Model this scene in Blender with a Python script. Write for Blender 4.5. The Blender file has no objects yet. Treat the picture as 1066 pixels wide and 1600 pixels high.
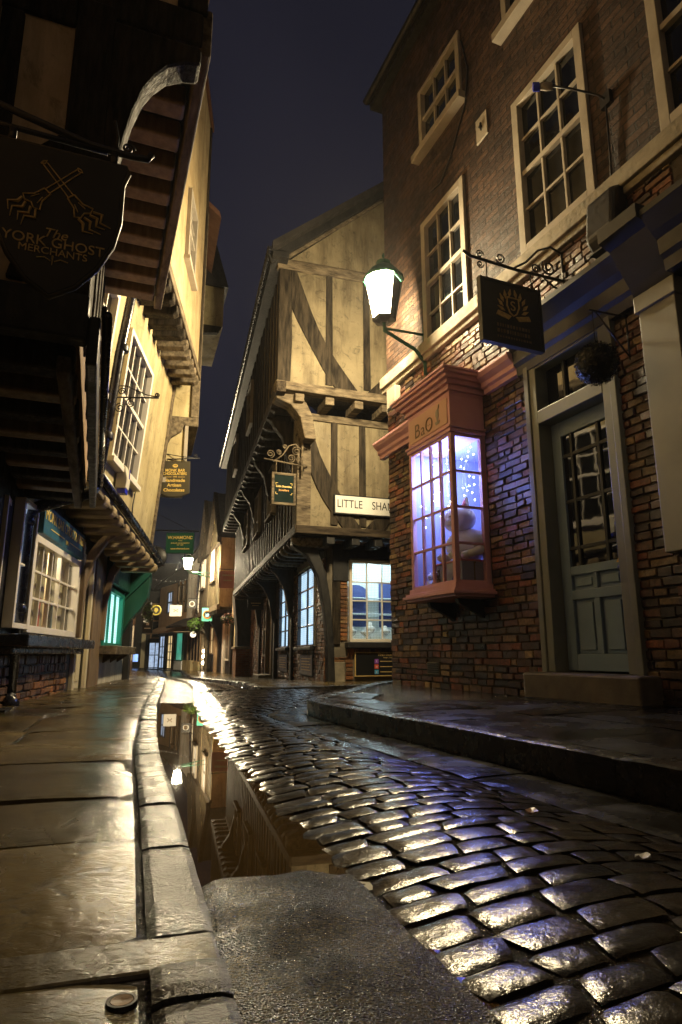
import bpy, bmesh, math, random
from mathutils import Vector, Matrix, noise as mnoise
R_ = math.radians
rnd = random.Random(7)
scn = bpy.context.scene
col = scn.collection

# ------------------------------------------------------------------ mesh builder
class MB:
    def __init__(self):
        self.V = []; self.F = []; self.M = []
    def add(self, vs, fs, m=0):
        n = len(self.V)
        self.V += [tuple(v) for v in vs]
        self.F += [tuple(n + i for i in f) for f in fs]
        self.M += [m] * len(fs)
        return self
    def box(self, x0, x1, y0, y1, z0, z1, m=0):
        vs = [(x, y, z) for z in (z0, z1) for y in (y0, y1) for x in (x0, x1)]
        return self.add(vs, [(0, 2, 3, 1), (4, 5, 7, 6), (0, 1, 5, 4), (2, 6, 7, 3), (0, 4, 6, 2), (1, 3, 7, 5)], m)
    def _prism(self, a, b, m):
        n = len(a)
        fs = [tuple(range(n)), tuple(reversed(range(n, 2 * n)))]
        fs += [(i, (i + 1) % n, n + (i + 1) % n, n + i) for i in range(n)]
        return self.add(list(a) + list(b), fs, m)
    def py(self, poly, y0, y1, m=0):      # polygon in (x,z), pushed along y
        return self._prism([(x, y0, z) for x, z in poly], [(x, y1, z) for x, z in poly], m)
    def px(self, poly, x0, x1, m=0):      # polygon in (y,z), pushed along x
        return self._prism([(x0, y, z) for y, z in poly], [(x1, y, z) for y, z in poly], m)
    def pz(self, poly, z0, z1, m=0):
        return self._prism([(x, y, z0) for x, y in poly], [(x, y, z1) for x, y in poly], m)
    def bar(self, p, q, w, h, m=0, up=(0, 0, 1)):
        p = Vector(p); q = Vector(q); d = (q - p).normalized(); u = Vector(up)
        s = d.cross(u)
        if s.length < 1e-4: s = d.cross(Vector((1, 0, 0)))
        s.normalize(); t = s.cross(d).normalized()
        a = [p + s * i * w / 2 + t * j * h / 2 for i, j in ((-1, -1), (1, -1), (1, 1), (-1, 1))]
        b = [q + s * i * w / 2 + t * j * h / 2 for i, j in ((-1, -1), (1, -1), (1, 1), (-1, 1))]
        return self._prism(a, b, m)
    def tube(self, pts, r, n=8, m=0):
        pts = [Vector(p) for p in pts]; k = len(pts); rs = r if isinstance(r, (list, tuple)) else [r] * k
        vs = []; prev = None
        for i, p in enumerate(pts):
            d = (pts[min(i + 1, k - 1)] - pts[max(i - 1, 0)]).normalized()
            if prev is None:
                a = d.orthogonal().normalized()
            else:
                a = (prev - d * prev.dot(d))
                a = a.normalized() if a.length > 1e-5 else d.orthogonal().normalized()
            prev = a; b = d.cross(a)
            for j in range(n):
                t = 2 * math.pi * j / n
                vs.append(p + (a * math.cos(t) + b * math.sin(t)) * rs[i])
        fs = [(i * n + j, i * n + (j + 1) % n, (i + 1) * n + (j + 1) % n, (i + 1) * n + j) for i in range(k - 1) for j in range(n)]
        fs += [tuple(reversed(range(n))), tuple(range((k - 1) * n, k * n))]
        return self.add(vs, fs, m)
    def lathe(self, prof, c=(0, 0, 0), n=16, m=0, ph=0.0):
        vs = []; k = len(prof)
        for r, z in prof:
            for j in range(n):
                t = 2 * math.pi * j / n + ph
                vs.append((c[0] + r * math.cos(t), c[1] + r * math.sin(t), c[2] + z))
        fs = [(i * n + j, i * n + (j + 1) % n, (i + 1) * n + (j + 1) % n, (i + 1) * n + j) for i in range(k - 1) for j in range(n)]
        fs += [tuple(reversed(range(n))), tuple(range((k - 1) * n, k * n))]
        return self.add(vs, fs, m)
    def disc(self, cx, cz, r, y0, y1, n=24, m=0, sx=1.0):
        return self.py([(cx + sx * r * math.cos(2 * math.pi * i / n), cz + r * math.sin(2 * math.pi * i / n)) for i in range(n)], y0, y1, m)
    def ball(self, c, r, m=0, n=12, sc=(1, 1, 1)):
        vs = []; k = n // 2
        for i in range(k + 1):
            a = math.pi * i / k
            for j in range(n):
                t = 2 * math.pi * j / n
                vs.append((c[0] + sc[0] * r * math.sin(a) * math.cos(t), c[1] + sc[1] * r * math.sin(a) * math.sin(t), c[2] + sc[2] * r * math.cos(a)))
        fs = [(i * n + j, i * n + (j + 1) % n, (i + 1) * n + (j + 1) % n, (i + 1) * n + j) for i in range(k) for j in range(n)]
        return self.add(vs, fs, m)
    def warp(self, f):
        self.V = [tuple(f(*v)) for v in self.V]
        return self
    def build(self, name, mats, parent=None, loc=None, rot=0.0, bevel=0.0, smooth=False, label=None, kind=None, recalc=True):
        me = bpy.data.meshes.new(name)
        me.from_pydata(self.V, [], self.F)
        if not isinstance(mats, (list, tuple)): mats = [mats]
        for m in mats: me.materials.append(m)
        me.polygons.foreach_set('material_index', self.M)
        if recalc:
            b = bmesh.new(); b.from_mesh(me)
            bmesh.ops.remove_doubles(b, verts=b.verts, dist=1e-6) if False else None
            bmesh.ops.recalc_face_normals(b, faces=b.faces); b.to_mesh(me); b.free()
        if smooth:
            me.polygons.foreach_set('use_smooth', [True] * len(me.polygons))
        me.update()
        o = bpy.data.objects.new(name, me); col.objects.link(o)
        if parent is not None: o.parent = parent
        if loc is not None: o.location = loc
        o.rotation_euler = (0, 0, rot)
        if bevel:
            md = o.modifiers.new('soft_edges', 'BEVEL'); md.width = bevel; md.segments = 2; md.limit_method = 'ANGLE'; md.angle_limit = R_(40)
        if label: o['label'] = label
        if kind: o['kind'] = kind
        return o

def tag(o, label=None, cat=None, group=None, kind=None):
    if label: o['label'] = label
    if cat: o['category'] = cat
    if group: o['group'] = group
    if kind: o['kind'] = kind
    return o

def thing(name, label, cat, loc, X=(1, 0), group=None):
    o = bpy.data.objects.new(name, None); col.objects.link(o)
    o.empty_display_size = .1
    o.location = loc if len(loc) == 3 else (loc[0], loc[1], 0)
    o.rotation_euler = (0, 0, math.atan2(X[1], X[0]))
    return tag(o, label, cat, group)

def kids(o): return [c for c in col.objects if c.parent == o]

def text(s, parent, x, z, size, y, mat, align='CENTER', name='lettering', ext=.0015, sx=1.0, shear=0.0, rot=0.0, bold=0.0):
    cu = bpy.data.curves.new(name, 'FONT'); cu.body = s; cu.size = size; cu.align_x = align; cu.align_y = 'CENTER'
    cu.extrude = ext; cu.shear = shear; cu.offset = bold
    cu.materials.append(mat)
    tmp = bpy.data.objects.new('tmp_text', cu); col.objects.link(tmp)
    bpy.context.view_layer.update()
    me = bpy.data.meshes.new_from_object(tmp.evaluated_get(bpy.context.evaluated_depsgraph_get()))
    me.name = name; bpy.data.objects.remove(tmp); bpy.data.curves.remove(cu)
    o = bpy.data.objects.new(name, me); col.objects.link(o); o.parent = parent
    o.location = (x, y, z); o.rotation_euler = (math.pi / 2, rot, 0); o.scale = (sx, 1, 1)
    return o

# ------------------------------------------------------------------ materials
class NT:
    def __init__(self, name):
        self.mat = bpy.data.materials.new(name); self.mat.use_nodes = True
        self.nt = self.mat.node_tree
        self.b = self.nt.nodes['Principled BSDF']; self.out = self.nt.nodes['Material Output']
        self.tc = None
    def n(self, t, **kw):
        nd = self.nt.nodes.new(t)
        for k, v in kw.items():
            if k in nd.inputs: nd.inputs[k].default_value = v
            else: setattr(nd, k, v)
        return nd
    def l(self, a, b): self.nt.links.new(a, b)
    def co(self, stretch=(1, 1, 1)):
        if self.tc is None: self.tc = self.n('ShaderNodeTexCoord')
        mp = self.n('ShaderNodeMapping'); mp.inputs['Scale'].default_value = stretch
        self.l(self.tc.outputs['Object'], mp.inputs['Vector'])
        return mp.outputs['Vector']
    def noise(self, scale, detail=4, rough=.55, stretch=(1, 1, 1), dist=0.0):
        nd = self.n('ShaderNodeTexNoise'); nd.inputs['Scale'].default_value = scale; nd.inputs['Detail'].default_value = detail
        nd.inputs['Roughness'].default_value = rough; nd.inputs['Distortion'].default_value = dist
        self.l(self.co(stretch), nd.inputs['Vector'])
        return nd.outputs['Fac']
    def ramp(self, fac, stops):
        nd = self.n('ShaderNodeValToRGB'); e = nd.color_ramp.elements
        while len(e) < len(stops): e.new(.5)
        for i, (p, c) in enumerate(stops):
            e[i].position = p; e[i].color = (*c, 1) if len(c) == 3 else c
        self.l(fac, nd.inputs['Fac'])
        return nd.outputs['Color']
    def mul(self, a, b, mode='MULTIPLY', fac=1.0):
        nd = self.n('ShaderNodeMixRGB', blend_type=mode); nd.inputs['Fac'].default_value = fac
        for i, v in ((1, a), (2, b)):
            if hasattr(v, 'is_linked'): self.l(v, nd.inputs[i])
            else: nd.inputs[i].default_value = (*v, 1)
        return nd.outputs['Color']
    def rng(self, fac, a, b, lo=.3, hi=.7, streak=0):
        nd = self.n('ShaderNodeMapRange'); self.l(fac, nd.inputs['Value'])
        nd.inputs['From Min'].default_value = lo; nd.inputs['From Max'].default_value = hi
        nd.inputs['To Min'].default_value = a; nd.inputs['To Max'].default_value = b
        return nd.outputs['Result']
    def math(self, op, a, b):
        nd = self.n('ShaderNodeMath', operation=op)
        for i, v in ((0, a), (1, b)):
            if hasattr(v, 'is_linked'): self.l(v, nd.inputs[i])
            else: nd.inputs[i].default_value = v
        return nd.outputs[0]
    def bump(self, h, strength=.4, dist=.01, prev=None):
        nd = self.n('ShaderNodeBump'); nd.inputs['Strength'].default_value = strength; nd.inputs['Distance'].default_value = dist
        self.l(h, nd.inputs['Height'])
        if prev is not None: self.l(prev, nd.inputs['Normal'])
        return nd.outputs['Normal']
    def island(self):
        return self.n('ShaderNodeNewGeometry').outputs['Random Per Island']
    def set(self, base=None, rough=None, normal=None, spec=None, metal=None, coat=None):
        for k, v in (('Base Color', base), ('Roughness', rough), ('Normal', normal), ('Specular IOR Level', spec), ('Metallic', metal), ('Coat Weight', coat)):
            if v is None: continue
            if hasattr(v, 'is_linked'): self.l(v, self.b.inputs[k])
            else: self.b.inputs[k].default_value = (*v, 1) if isinstance(v, tuple) else v
        return self.mat

def surf(name, c1, c2, scale=3, rough=(.6, .9), bs=40, bstr=.3, bd=.006, stretch=(1, 1, 1), island=None, spec=.4, metal=0, fine=None, lo=.3, hi=.7, streak=0):
    t = NT(name)
    f = t.noise(scale, 5, .6, stretch)
    c = t.ramp(f, [(lo, c1), (hi, c2)])
    if streak:
        c = t.mul(c, t.ramp(t.noise(2.6, 6, .7, (1.3, 1.3, .22)), [(.34, (1 - streak, 1 - streak * 1.05, 1 - streak * 1.1)), (.56, (1, 1, 1))]))
        c = t.mul(c, t.ramp(t.noise(5.5, 6, .75, (1, 1, 1), 1.2), [(.36, (1 - streak * .8, 1 - streak * .8, 1 - streak * .8)), (.46, (1, 1, 1))]))
    if island:
        c = t.mul(c, t.ramp(t.island(), island))
    f2 = t.noise(bs, 4, .6, stretch)
    nrm = t.bump(f2, bstr, bd)
    if fine: nrm = t.bump(t.noise(fine[0], 2, .7), fine[1], fine[2], nrm)
    return t.set(c, t.rng(t.noise(scale * 2.3, 3, .6, stretch), rough[0], rough[1]), nrm, spec, metal)

def emit(name, c, s, base=(.3, .3, .3)):
    t = NT(name); t.set(base, .6)
    t.b.inputs['Emission Color'].default_value = (*c, 1); t.b.inputs['Emission Strength'].default_value = s
    return t.mat

MT = {}
MT['plaster'] = surf('cream_plaster', (.36, .285, .135), (.54, .455, .26), 1.6, (.65, .9), 14, .35, .012, fine=(90, .25, .003), lo=.25, hi=.72, streak=.38)
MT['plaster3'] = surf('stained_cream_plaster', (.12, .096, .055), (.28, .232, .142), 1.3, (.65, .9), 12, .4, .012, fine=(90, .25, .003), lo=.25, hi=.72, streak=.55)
MT['plaster2'] = surf('old_ochre_plaster', (.29, .205, .10), (.47, .37, .205), 2.2, (.65, .9), 10, .45, .015, fine=(70, .25, .003), streak=.38)
MT['plaster_brown'] = surf('brown_plaster', (.30, .19, .10), (.42, .28, .16), 2, (.7, .9), 20, .3, .01)
MT['plaster_end'] = surf('lifted_cream_plaster', (.62, .46, .26), (.8, .64, .40), 2.4, (.6, .8), 9, .3, .01, streak=.38)  # cream raised to stand in for light missing at the near house
MT['plaster_white'] = surf('white_plaster', (.62, .58, .48), (.8, .76, .66), 2, (.7, .9), 20, .25, .01, streak=.38)
MT['timber'] = surf('old_dark_timber', (.009, .007, .005), (.065, .05, .033), 5, (.5, .85), 22, .7, .012, stretch=(3.5, 3.5, .55), lo=.35, hi=.75, spec=.12)
MT['timber_h'] = surf('old_dark_timber_beam', (.014, .010, .007), (.09, .068, .044), 5, (.5, .85), 22, .7, .012, stretch=(.55, 3.5, 3.5), lo=.35, hi=.75, spec=.12)
MT['timber_lit'] = surf('lit_pale_joist', (.20, .145, .08), (.46, .36, .21), 6, (.6, .85), 25, .5, .01, stretch=(3, .6, 3), spec=.15)  # joists the lamp cannot reach, their lit tone put into the colour
MT['timber_pale'] = surf('weathered_pale_timber', (.04, .03, .02), (.22, .175, .115), 6, (.6, .85), 25, .6, .01, stretch=(.8, 3, 3), spec=.12)
MT['timber_black'] = surf('black_painted_timber', (.010, .010, .011), (.03, .028, .026), 5, (.35, .7), 24, .5, .008, stretch=(2, 2, 1))
MT['timber_brown'] = surf('brown_painted_timber', (.13, .085, .045), (.26, .18, .10), 6, (.45, .7), 30, .4, .006, stretch=(3, 3, .5))
MT['iron'] = surf('black_iron', (.008, .008, .009), (.022, .02, .02), 12, (.3, .55), 60, .3, .003, spec=.5)
MT['pipe'] = surf('black_gloss_pipe', (.008, .008, .012), (.016, .016, .022), 6, (.15, .35), 30, .15, .003, spec=.6)
MT['pink'] = surf('pink_shop_paint', (.62, .32, .33), (.72, .41, .41), 3, (.4, .6), 40, .12, .002)
MT['pinkboard'] = surf('pink_fascia_paint', (.60, .37, .27), (.66, .42, .31), 3, (.45, .6), 40, .08, .002)
MT['doorpaint'] = surf('grey_green_door_paint', (.17, .245, .33), (.215, .30, .39), 3, (.35, .5), 50, .1, .002)
MT['greyframe'] = surf('grey_frame_paint', (.16, .17, .14), (.22, .225, .19), 3, (.4, .55), 50, .12, .002)
MT['greyshop'] = surf('pale_grey_shop_paint', (.25, .25, .22), (.32, .32, .28), 2, (.4, .55), 50, .1, .002)
MT['darkshop'] = surf('dark_slate_shop_paint', (.03, .032, .036), (.05, .052, .056), 3, (.35, .55), 40, .15, .003)
MT['cream'] = surf('cream_window_paint', (.27, .235, .185), (.37, .325, .26), 5, (.45, .65), 60, .15, .003)
MT['white'] = surf('white_window_paint', (.66, .60, .50), (.78, .73, .64), 4, (.4, .6), 60, .12, .002)
MT['creamdoor'] = surf('cream_door_paint', (.60, .52, .32), (.68, .60, .40), 3, (.4, .6), 40, .1, .002)
MT['teal'] = surf('teal_shop_paint', (.01, .17, .12), (.015, .23, .165), 3, (.35, .5), 40, .1, .002)
MT['green'] = surf('dark_green_shop_paint', (.008, .05, .032), (.014, .08, .05), 3, (.35, .55), 40, .15, .003)
MT['green2'] = surf('bottle_green_paint', (.008, .06, .042), (.013, .085, .06), 3, (.3, .5), 40, .1, .002)
MT['signgreen'] = surf('sign_green_paint', (.006, .06, .035), (.01, .075, .045), 4, (.35, .5), 40, .08, .002)
MT['signdark'] = surf('sign_blackgreen_paint', (.004, .012, .011), (.006, .016, .014), 4, (.7, .8), 40, .08, .002, spec=.12)
MT['signblack'] = surf('sign_black_paint', (.006, .006, .006), (.011, .011, .01), 4, (.4, .55), 40, .08, .002)
MT['signbrown'] = surf('sign_bronze_paint', (.05, .042, .026), (.065, .056, .036), 4, (.4, .55), 40, .08, .002)
MT['signblue'] = surf('fascia_blue_paint', (.02, .085, .13), (.03, .115, .165), 4, (.3, .5), 40, .1, .002)
MT['gold'] = surf('gold_leaf', (.72, .50, .12), (.88, .64, .2), 30, (.35, .5), 60, .1, .001)
MT['goldworn'] = surf('tarnished_gold_paint', (.42, .29, .10), (.75, .54, .22), 40, (.45, .6), 60, .1, .001)
MT['white_sign'] = surf('white_enamel', (.72, .71, .66), (.8, .79, .74), 2, (.25, .4), 30, .05, .001)
MT['black_letter'] = surf('black_letter_paint', (.008, .008, .008), (.012, .012, .012), 5, (.4, .5), 30, .05, .001)
MT['alarm'] = surf('alarm_box_plastic', (.6, .56, .44), (.66, .62, .5), 4, (.35, .45), 30, .05, .001)
MT['bluelens'] = surf('blue_plastic', (.02, .03, .4), (.03, .04, .5), 4, (.2, .3), 30, .05, .001)
MT['stone'] = surf('weathered_stone', (.16, .14, .10), (.36, .31, .22), 5, (.6, .85), 30, .6, .01)
MT['stone_d'] = surf('dark_step_stone', (.10, .085, .062), (.19, .16, .12), 6, (.45, .7), 40, .5, .006)
MT['slate'] = surf('roof_slate', (.02, .018, .017), (.05, .044, .04), 6, (.45, .7), 20, .6, .02)
MT['rooftile'] = surf('clay_roof_tile', (.10, .045, .025), (.17, .08, .045), 5, (.6, .8), 14, .7, .02)
MT['interior'] = surf('dark_interior', (.02, .018, .015), (.04, .035, .03), 3, (.8, .9), 20, .1, .002)
MT['curtain'] = surf('cream_curtain', (.5, .42, .28), (.66, .56, .40), 5, (.8, .9), 30, .2, .004, stretch=(4, 1, .3))
MT['teal_sign'] = surf('mint_sign_paint', (.10, .5, .40), (.13, .56, .46), 4, (.4, .5), 30, .05, .001)
MT['orange'] = surf('orange_ring_paint', (.55, .25, .04), (.65, .32, .06), 4, (.4, .5), 30, .05, .001)
MT['skyblue'] = surf('pale_blue_paint', (.2, .42, .6), (.3, .5, .68), 14, (.4, .5), 30, .05, .001)
MT['lime'] = surf('yellow_green_paint', (.25, .22, .03), (.3, .26, .05), 6, (.4, .5), 30, .05, .001)
MT['leaf'] = surf('leaf_green', (.02, .055, .008), (.07, .13, .02), 9, (.4, .6), 60, .3, .003, island=[(0, (.45, .5, .4)), (1, (1.2, 1.25, .9))])
MT['leafdark'] = surf('box_leaf_dark', (.006, .008, .006), (.016, .02, .012), 9, (.3, .5), 60, .3, .003)
MT['flower'] = surf('red_white_flowers', (.45, .03, .02), (.7, .45, .35), 30, (.5, .7), 60, .2, .002)
MT['concrete_r'] = surf('rendered_base', (.10, .085, .06), (.2, .17, .125), 4, (.5, .8), 20, .6, .012)
MT['blackboard'] = surf('notice_board_black', (.008, .008, .008), (.014, .014, .013), 3, (.3, .45), 30, .08, .002)
MT['purpleicon'] = surf('purple_icon', (.25, .08, .4), (.3, .1, .5), 3, (.4, .5), 30, .05, .001)
MT['redicon'] = surf('red_icon', (.6, .09, .06), (.65, .12, .08), 3, (.4, .5), 30, .05, .001)
MT['blueicon'] = surf('blue_icon', (.08, .3, .55), (.1, .35, .6), 3, (.4, .5), 30, .05, .001)
MT['brass'] = surf('worn_brass', (.5, .33, .10), (.62, .43, .16), 20, (.25, .4), 40, .1, .001, metal=1)
MT['rust'] = surf('rusty_iron', (.12, .05, .012), (.33, .17, .05), 30, (.3, .6), 60, .5, .003)
MT['bust'] = surf('white_velvet', (.75, .76, .76), (.82, .83, .83), 3, (.8, .9), 30, .05, .001)
MT['shopwall'] = surf('pale_shop_wall', (.68, .72, .72), (.75, .78, .78), 3, (.7, .85), 30, .05, .001)
MT['shopblue'] = surf('navy_shop_panel', (.03, .045, .16), (.05, .07, .22), 3, (.5, .7), 30, .05, .001)
MT['lilacwall'] = surf('white_bay_wall', (.34, .33, .42), (.42, .41, .5), 3, (.7, .85), 30, .05, .001)
MT['cat'] = surf('white_plush', (.74, .73, .68), (.80, .79, .75), 6, (.85, .95), 60, .15, .002)
MT['pinkear'] = surf('pink_felt', (.62, .22, .22), (.66, .26, .26), 6, (.85, .95), 60, .15, .002)
MT['toyblue'] = surf('blue_felt', (.04, .05, .5), (.06, .08, .6), 6, (.8, .9), 60, .15, .002)
MT['litter'] = surf('pale_litter', (.45, .42, .38), (.6, .57, .52), 9, (.4, .6), 40, .3, .003)
MT['copper'] = surf('wet_brown_leaf', (.16, .075, .02), (.26, .13, .04), 9, (.3, .5), 40, .3, .002)

def mk_brick(name, stops, rough=(.25, .7)):
    t = NT(name)
    c = t.ramp(t.island(), stops)
    c = t.mul(c, t.ramp(t.noise(34, 5, .65), [(.3, (.35, .33, .32)), (.7, (1.25, 1.2, 1.12))]))
    c = t.mul(c, t.ramp(t.noise(1.3, 5, .65), [(.34, (.25, .23, .25)), (.48, (.7, .68, .66)), (.62, (1.15, 1.1, 1.05))]))
    n = t.bump(t.noise(30, 5, .7), .55, .010)
    n = t.bump(t.noise(110, 3, .7), .6, .004, n)
    return t.set(c, t.rng(t.noise(8, 3), *rough), n, .55)
MT['brick'] = mk_brick('dark_weathered_brick', [(0, (.035, .024, .024)), (.22, (.085, .045, .035)), (.4, (.19, .085, .045)), (.55, (.30, .20, .085)), (.66, (.07, .045, .045)), (.78, (.34, .11, .045)), (.9, (.14, .08, .06)), (1, (.46, .33, .14))])
MT['brick_o'] = mk_brick('orange_brick', [(0, (.10, .055, .035)), (.35, (.22, .10, .045)), (.6, (.30, .16, .06)), (.8, (.40, .15, .05)), (1, (.33, .22, .11))])
MT['mortar'] = surf('dark_lime_mortar', (.035, .03, .026), (.11, .095, .075), 6, (.7, .95), 60, .9, .008)
def mk_brickwall(name, c1, c2, mort, bump=1.0):
    t = NT(name)
    v = t.co((1, 1, 1))
    sep = t.n('ShaderNodeSeparateXYZ'); t.l(v, sep.inputs[0])
    cmb = t.n('ShaderNodeCombineXYZ')
    nz = t.noise(1.7, 3)
    t.l(t.math('ADD', sep.outputs['X'], sep.outputs['Y']), cmb.inputs['X'])
    t.l(t.math('ADD', sep.outputs['Z'], t.math('MULTIPLY', nz, .035)), cmb.inputs['Y'])
    br = t.n('ShaderNodeTexBrick'); t.l(cmb.outputs[0], br.inputs['Vector'])
    br.inputs['Scale'].default_value = 1; br.inputs['Brick Width'].default_value = .225; br.inputs['Row Height'].default_value = .072
    br.inputs['Mortar Size'].default_value = .008; br.inputs['Mortar Smooth'].default_value = .4
    br.inputs['Color1'].default_value = (*c1, 1); br.inputs['Color2'].default_value = (*c2, 1); br.inputs['Mortar'].default_value = (*mort, 1); br.inputs['Bias'].default_value = -.1
    c = t.mul(br.outputs['Color'], t.ramp(t.noise(2.2, 5, .65), [(.3, (.35, .33, .32)), (.7, (1.5, 1.35, 1.2))]))
    n = t.bump(t.math('SUBTRACT', t.noise(40, 5, .7), t.math('MULTIPLY', br.outputs['Fac'], 1.2)), bump, .012)
    return t.set(c, t.rng(t.noise(9, 3), .45, .85), n, .4)
MT['brickwall'] = mk_brickwall('dark_brick_wall', (.03, .017, .012), (.085, .05, .032), (.014, .012, .010))
MT['brickwall_r'] = mk_brickwall('red_brick_wall', (.22, .09, .045), (.32, .17, .08), (.22, .18, .13))

def mk_glass(name='old_window_glass', tint=(.008, .009, .011), rough=.03, bstr=.06):
    t = NT(name)
    n = t.bump(t.noise(3.5, 2), bstr, .02)
    t.set(tint, rough, n, .75)
    return t.mat
MT['glass_dark'] = mk_glass()
def mk_clear(name='clear_shop_glass'):
    t = NT(name)
    t.nt.nodes.remove(t.b)
    tr = t.n('ShaderNodeBsdfTransparent'); gl = t.n('ShaderNodeBsdfGlossy'); gl.inputs['Roughness'].default_value = .03
    tr.inputs['Color'].default_value = (.93, .95, .95, 1)
    fr = t.n('ShaderNodeFresnel'); fr.inputs['IOR'].default_value = 1.5
    mx = t.n('ShaderNodeMixShader'); t.l(fr.outputs[0], mx.inputs[0]); t.l(tr.outputs[0], mx.inputs[1]); t.l(gl.outputs[0], mx.inputs[2])
    ge = t.n('ShaderNodeNewGeometry')
    t.l(t.math('MULTIPLY', fr.outputs[0], t.math('SUBTRACT', 1.0, ge.outputs['Backfacing'])), mx.inputs[0])
    t.l(mx.outputs[0], t.out.inputs['Surface'])
    return t.mat
MT['glass'] = mk_clear()

def mk_lit(name, c, s, var=.35, scale=3.0, stretch=(1, 1, 1), lines=None):
    t = NT(name); t.set((.4, .4, .4), .5)
    f = t.noise(scale, 3, .6, stretch)
    e = t.ramp(f, [(.3, tuple(v * (1 - var) for v in c)), (.7, c)])
    if lines:
        sep = t.n('ShaderNodeSeparateXYZ'); t.l(t.co(), sep.inputs[0])
        w = t.math('FRACT', t.math('MULTIPLY', sep.outputs['Z'], lines), 0.0)
        e = t.mul(e, t.ramp(w, [(0, (.35, .38, .4)), (.25, (1, 1, 1)), (.9, (.9, .9, .9)), (1, (.4, .4, .4))]))
    t.l(e, t.b.inputs['Emission Color']); t.b.inputs['Emission Strength'].default_value = s
    return t.mat
MT['blind_lit'] = mk_lit('backlit_white_blind', (.55, .80, 1.0), 1.25, .45, 2.2, (1, 1, 1.4), 26)
MT['teal_lit'] = mk_lit('backlit_teal_blind', (.42, .95, .88), 1.7, .5, 4, (1, 1, .6), 28)
MT['warm_lit'] = mk_lit('warm_lit_pane', (1.0, .72, .34), .9, .5, 4)
MT['pale_lit'] = mk_lit('pale_lit_pane', (1.0, .88, .62), 1.1, .3, 3)
MT['cool_lit'] = mk_lit('cool_lit_pane', (.55, .72, 1.0), .75, .6, 5)
MT['blue_lit'] = mk_lit('blue_lit_pane', (.25, .45, 1.0), 1.6, .6, 3)
MT['green_lit'] = mk_lit('green_lit_pane', (.10, .75, .5), .4, .5, 3)
MT['lamp'] = emit('lantern_glass', (1.0, .80, .47), 640.0)
MT['lamp2'] = emit('far_lantern_glass', (1.0, .82, .52), 1500.0)
MT['bulb'] = emit('fairy_bulb', (.6, .72, 1.0), 60.0)
MT['dimbulb'] = emit('tiny_pale_bulb', (1.0, .85, .6), 3.0)
MT['warmbulb'] = emit('warm_bulb', (1.0, .85, .6), 25.0)

def mk_haze():
    m = bpy.data.materials.new('glow_mist'); m.use_nodes = True; nt = m.node_tree; nt.nodes.remove(nt.nodes['Principled BSDF'])
    v = nt.nodes.new('ShaderNodeVolumePrincipled'); v.inputs['Color'].default_value = (.85, .88, .92, 1); v.inputs['Density'].default_value = .0006; v.inputs['Anisotropy'].default_value = .55
    nt.links.new(v.outputs[0], nt.nodes['Material Output'].inputs['Volume']); return m
MT['haze'] = mk_haze()
# ground materials
def mk_sett():
    t = NT('wet_granite_sett')
    c = t.ramp(t.island(), [(0, (.008, .007, .007)), (.35, (.018, .015, .013)), (.6, (.030, .024, .017)), (.8, (.014, .013, .016)), (1, (.036, .028, .020))])
    c = t.mul(c, t.ramp(t.noise(38, 5, .7), [(.3, (.4, .4, .4)), (.7, (1.6, 1.5, 1.4))]))
    n = t.bump(t.noise(13, 3, .6), .16, .012)
    n = t.bump(t.noise(60, 4, .65), .45, .0035, n)
    n = t.bump(t.noise(200, 2, .6), .38, .0011, n)
    r = t.rng(t.noise(17, 4, .6), .10, .27)
    return t.set(c, r, n, .55)
MT['sett'] = mk_sett()
def mk_joint():
    t = NT('wet_gritty_joint')
    c = t.ramp(t.noise(60, 4, .7), [(.3, (.006, .005, .004)), (.55, (.03, .023, .014)), (.75, (.07, .06, .045))])
    n = t.bump(t.noise(95, 4, .7), 1.0, .012)
    n = t.bump(t.noise(260, 2, .7), .7, .003, n)
    return t.set(c, t.rng(t.noise(30, 3), .04, .16), n, 1.0)
MT['joint'] = mk_joint()
def mk_flag():
    t = NT('wet_yorkstone_flag')
    c = t.ramp(t.noise(2.2, 6, .65, (1, 1, 1), .6), [(.28, (.03, .021, .011)), (.5, (.10, .074, .03)), (.75, (.21, .155, .06))])
    c = t.mul(c, t.ramp(t.island(), [(0, (.5, .5, .5)), (1, (1.25, 1.2, 1.1))]))
    c = t.mul(c, t.ramp(t.noise(9, 6, .75, (1, 1, 1), 1.0), [(.33, (.35, .32, .3)), (.47, (1, 1, 1))]))
    n = t.bump(t.noise(3.2, 3, .5, (1, 1, 1), .8), .35, .03)
    n = t.bump(t.noise(9, 5, .75, (1, 1, 1), 1.0), .2, .008, n)
    n = t.bump(t.noise(34, 6, .7, (1, 1.6, 1)), .4, .005, n)
    n = t.bump(t.noise(240, 3, .65), .38, .0014, n)
    r = t.rng(t.noise(2.6, 5, .65, (1, 1, 1), .7), .09, .33)
    return t.set(c, r, n, .6)
MT['flag'] = mk_flag()
def mk_flag_dark():
    t = NT('wet_dark_flag')
    c = t.ramp(t.noise(2.5, 6, .65), [(.3, (.004, .0035, .003)), (.7, (.014, .012, .0095))])
    n = t.bump(t.noise(4, 3, .5), .35, .02)
    n = t.bump(t.noise(60, 4, .6), .35, .004, n)
    return t.set(c, t.rng(t.noise(3, 4, .6), .12, .4), n, .3)
MT['flagdark'] = mk_flag_dark()
MT['kerbdark'] = surf('wet_dark_kerb', (.010, .009, .008), (.04, .035, .03), 5, (.12, .35), 40, .5, .006, fine=(130, .5, .003), spec=.6)
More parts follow.
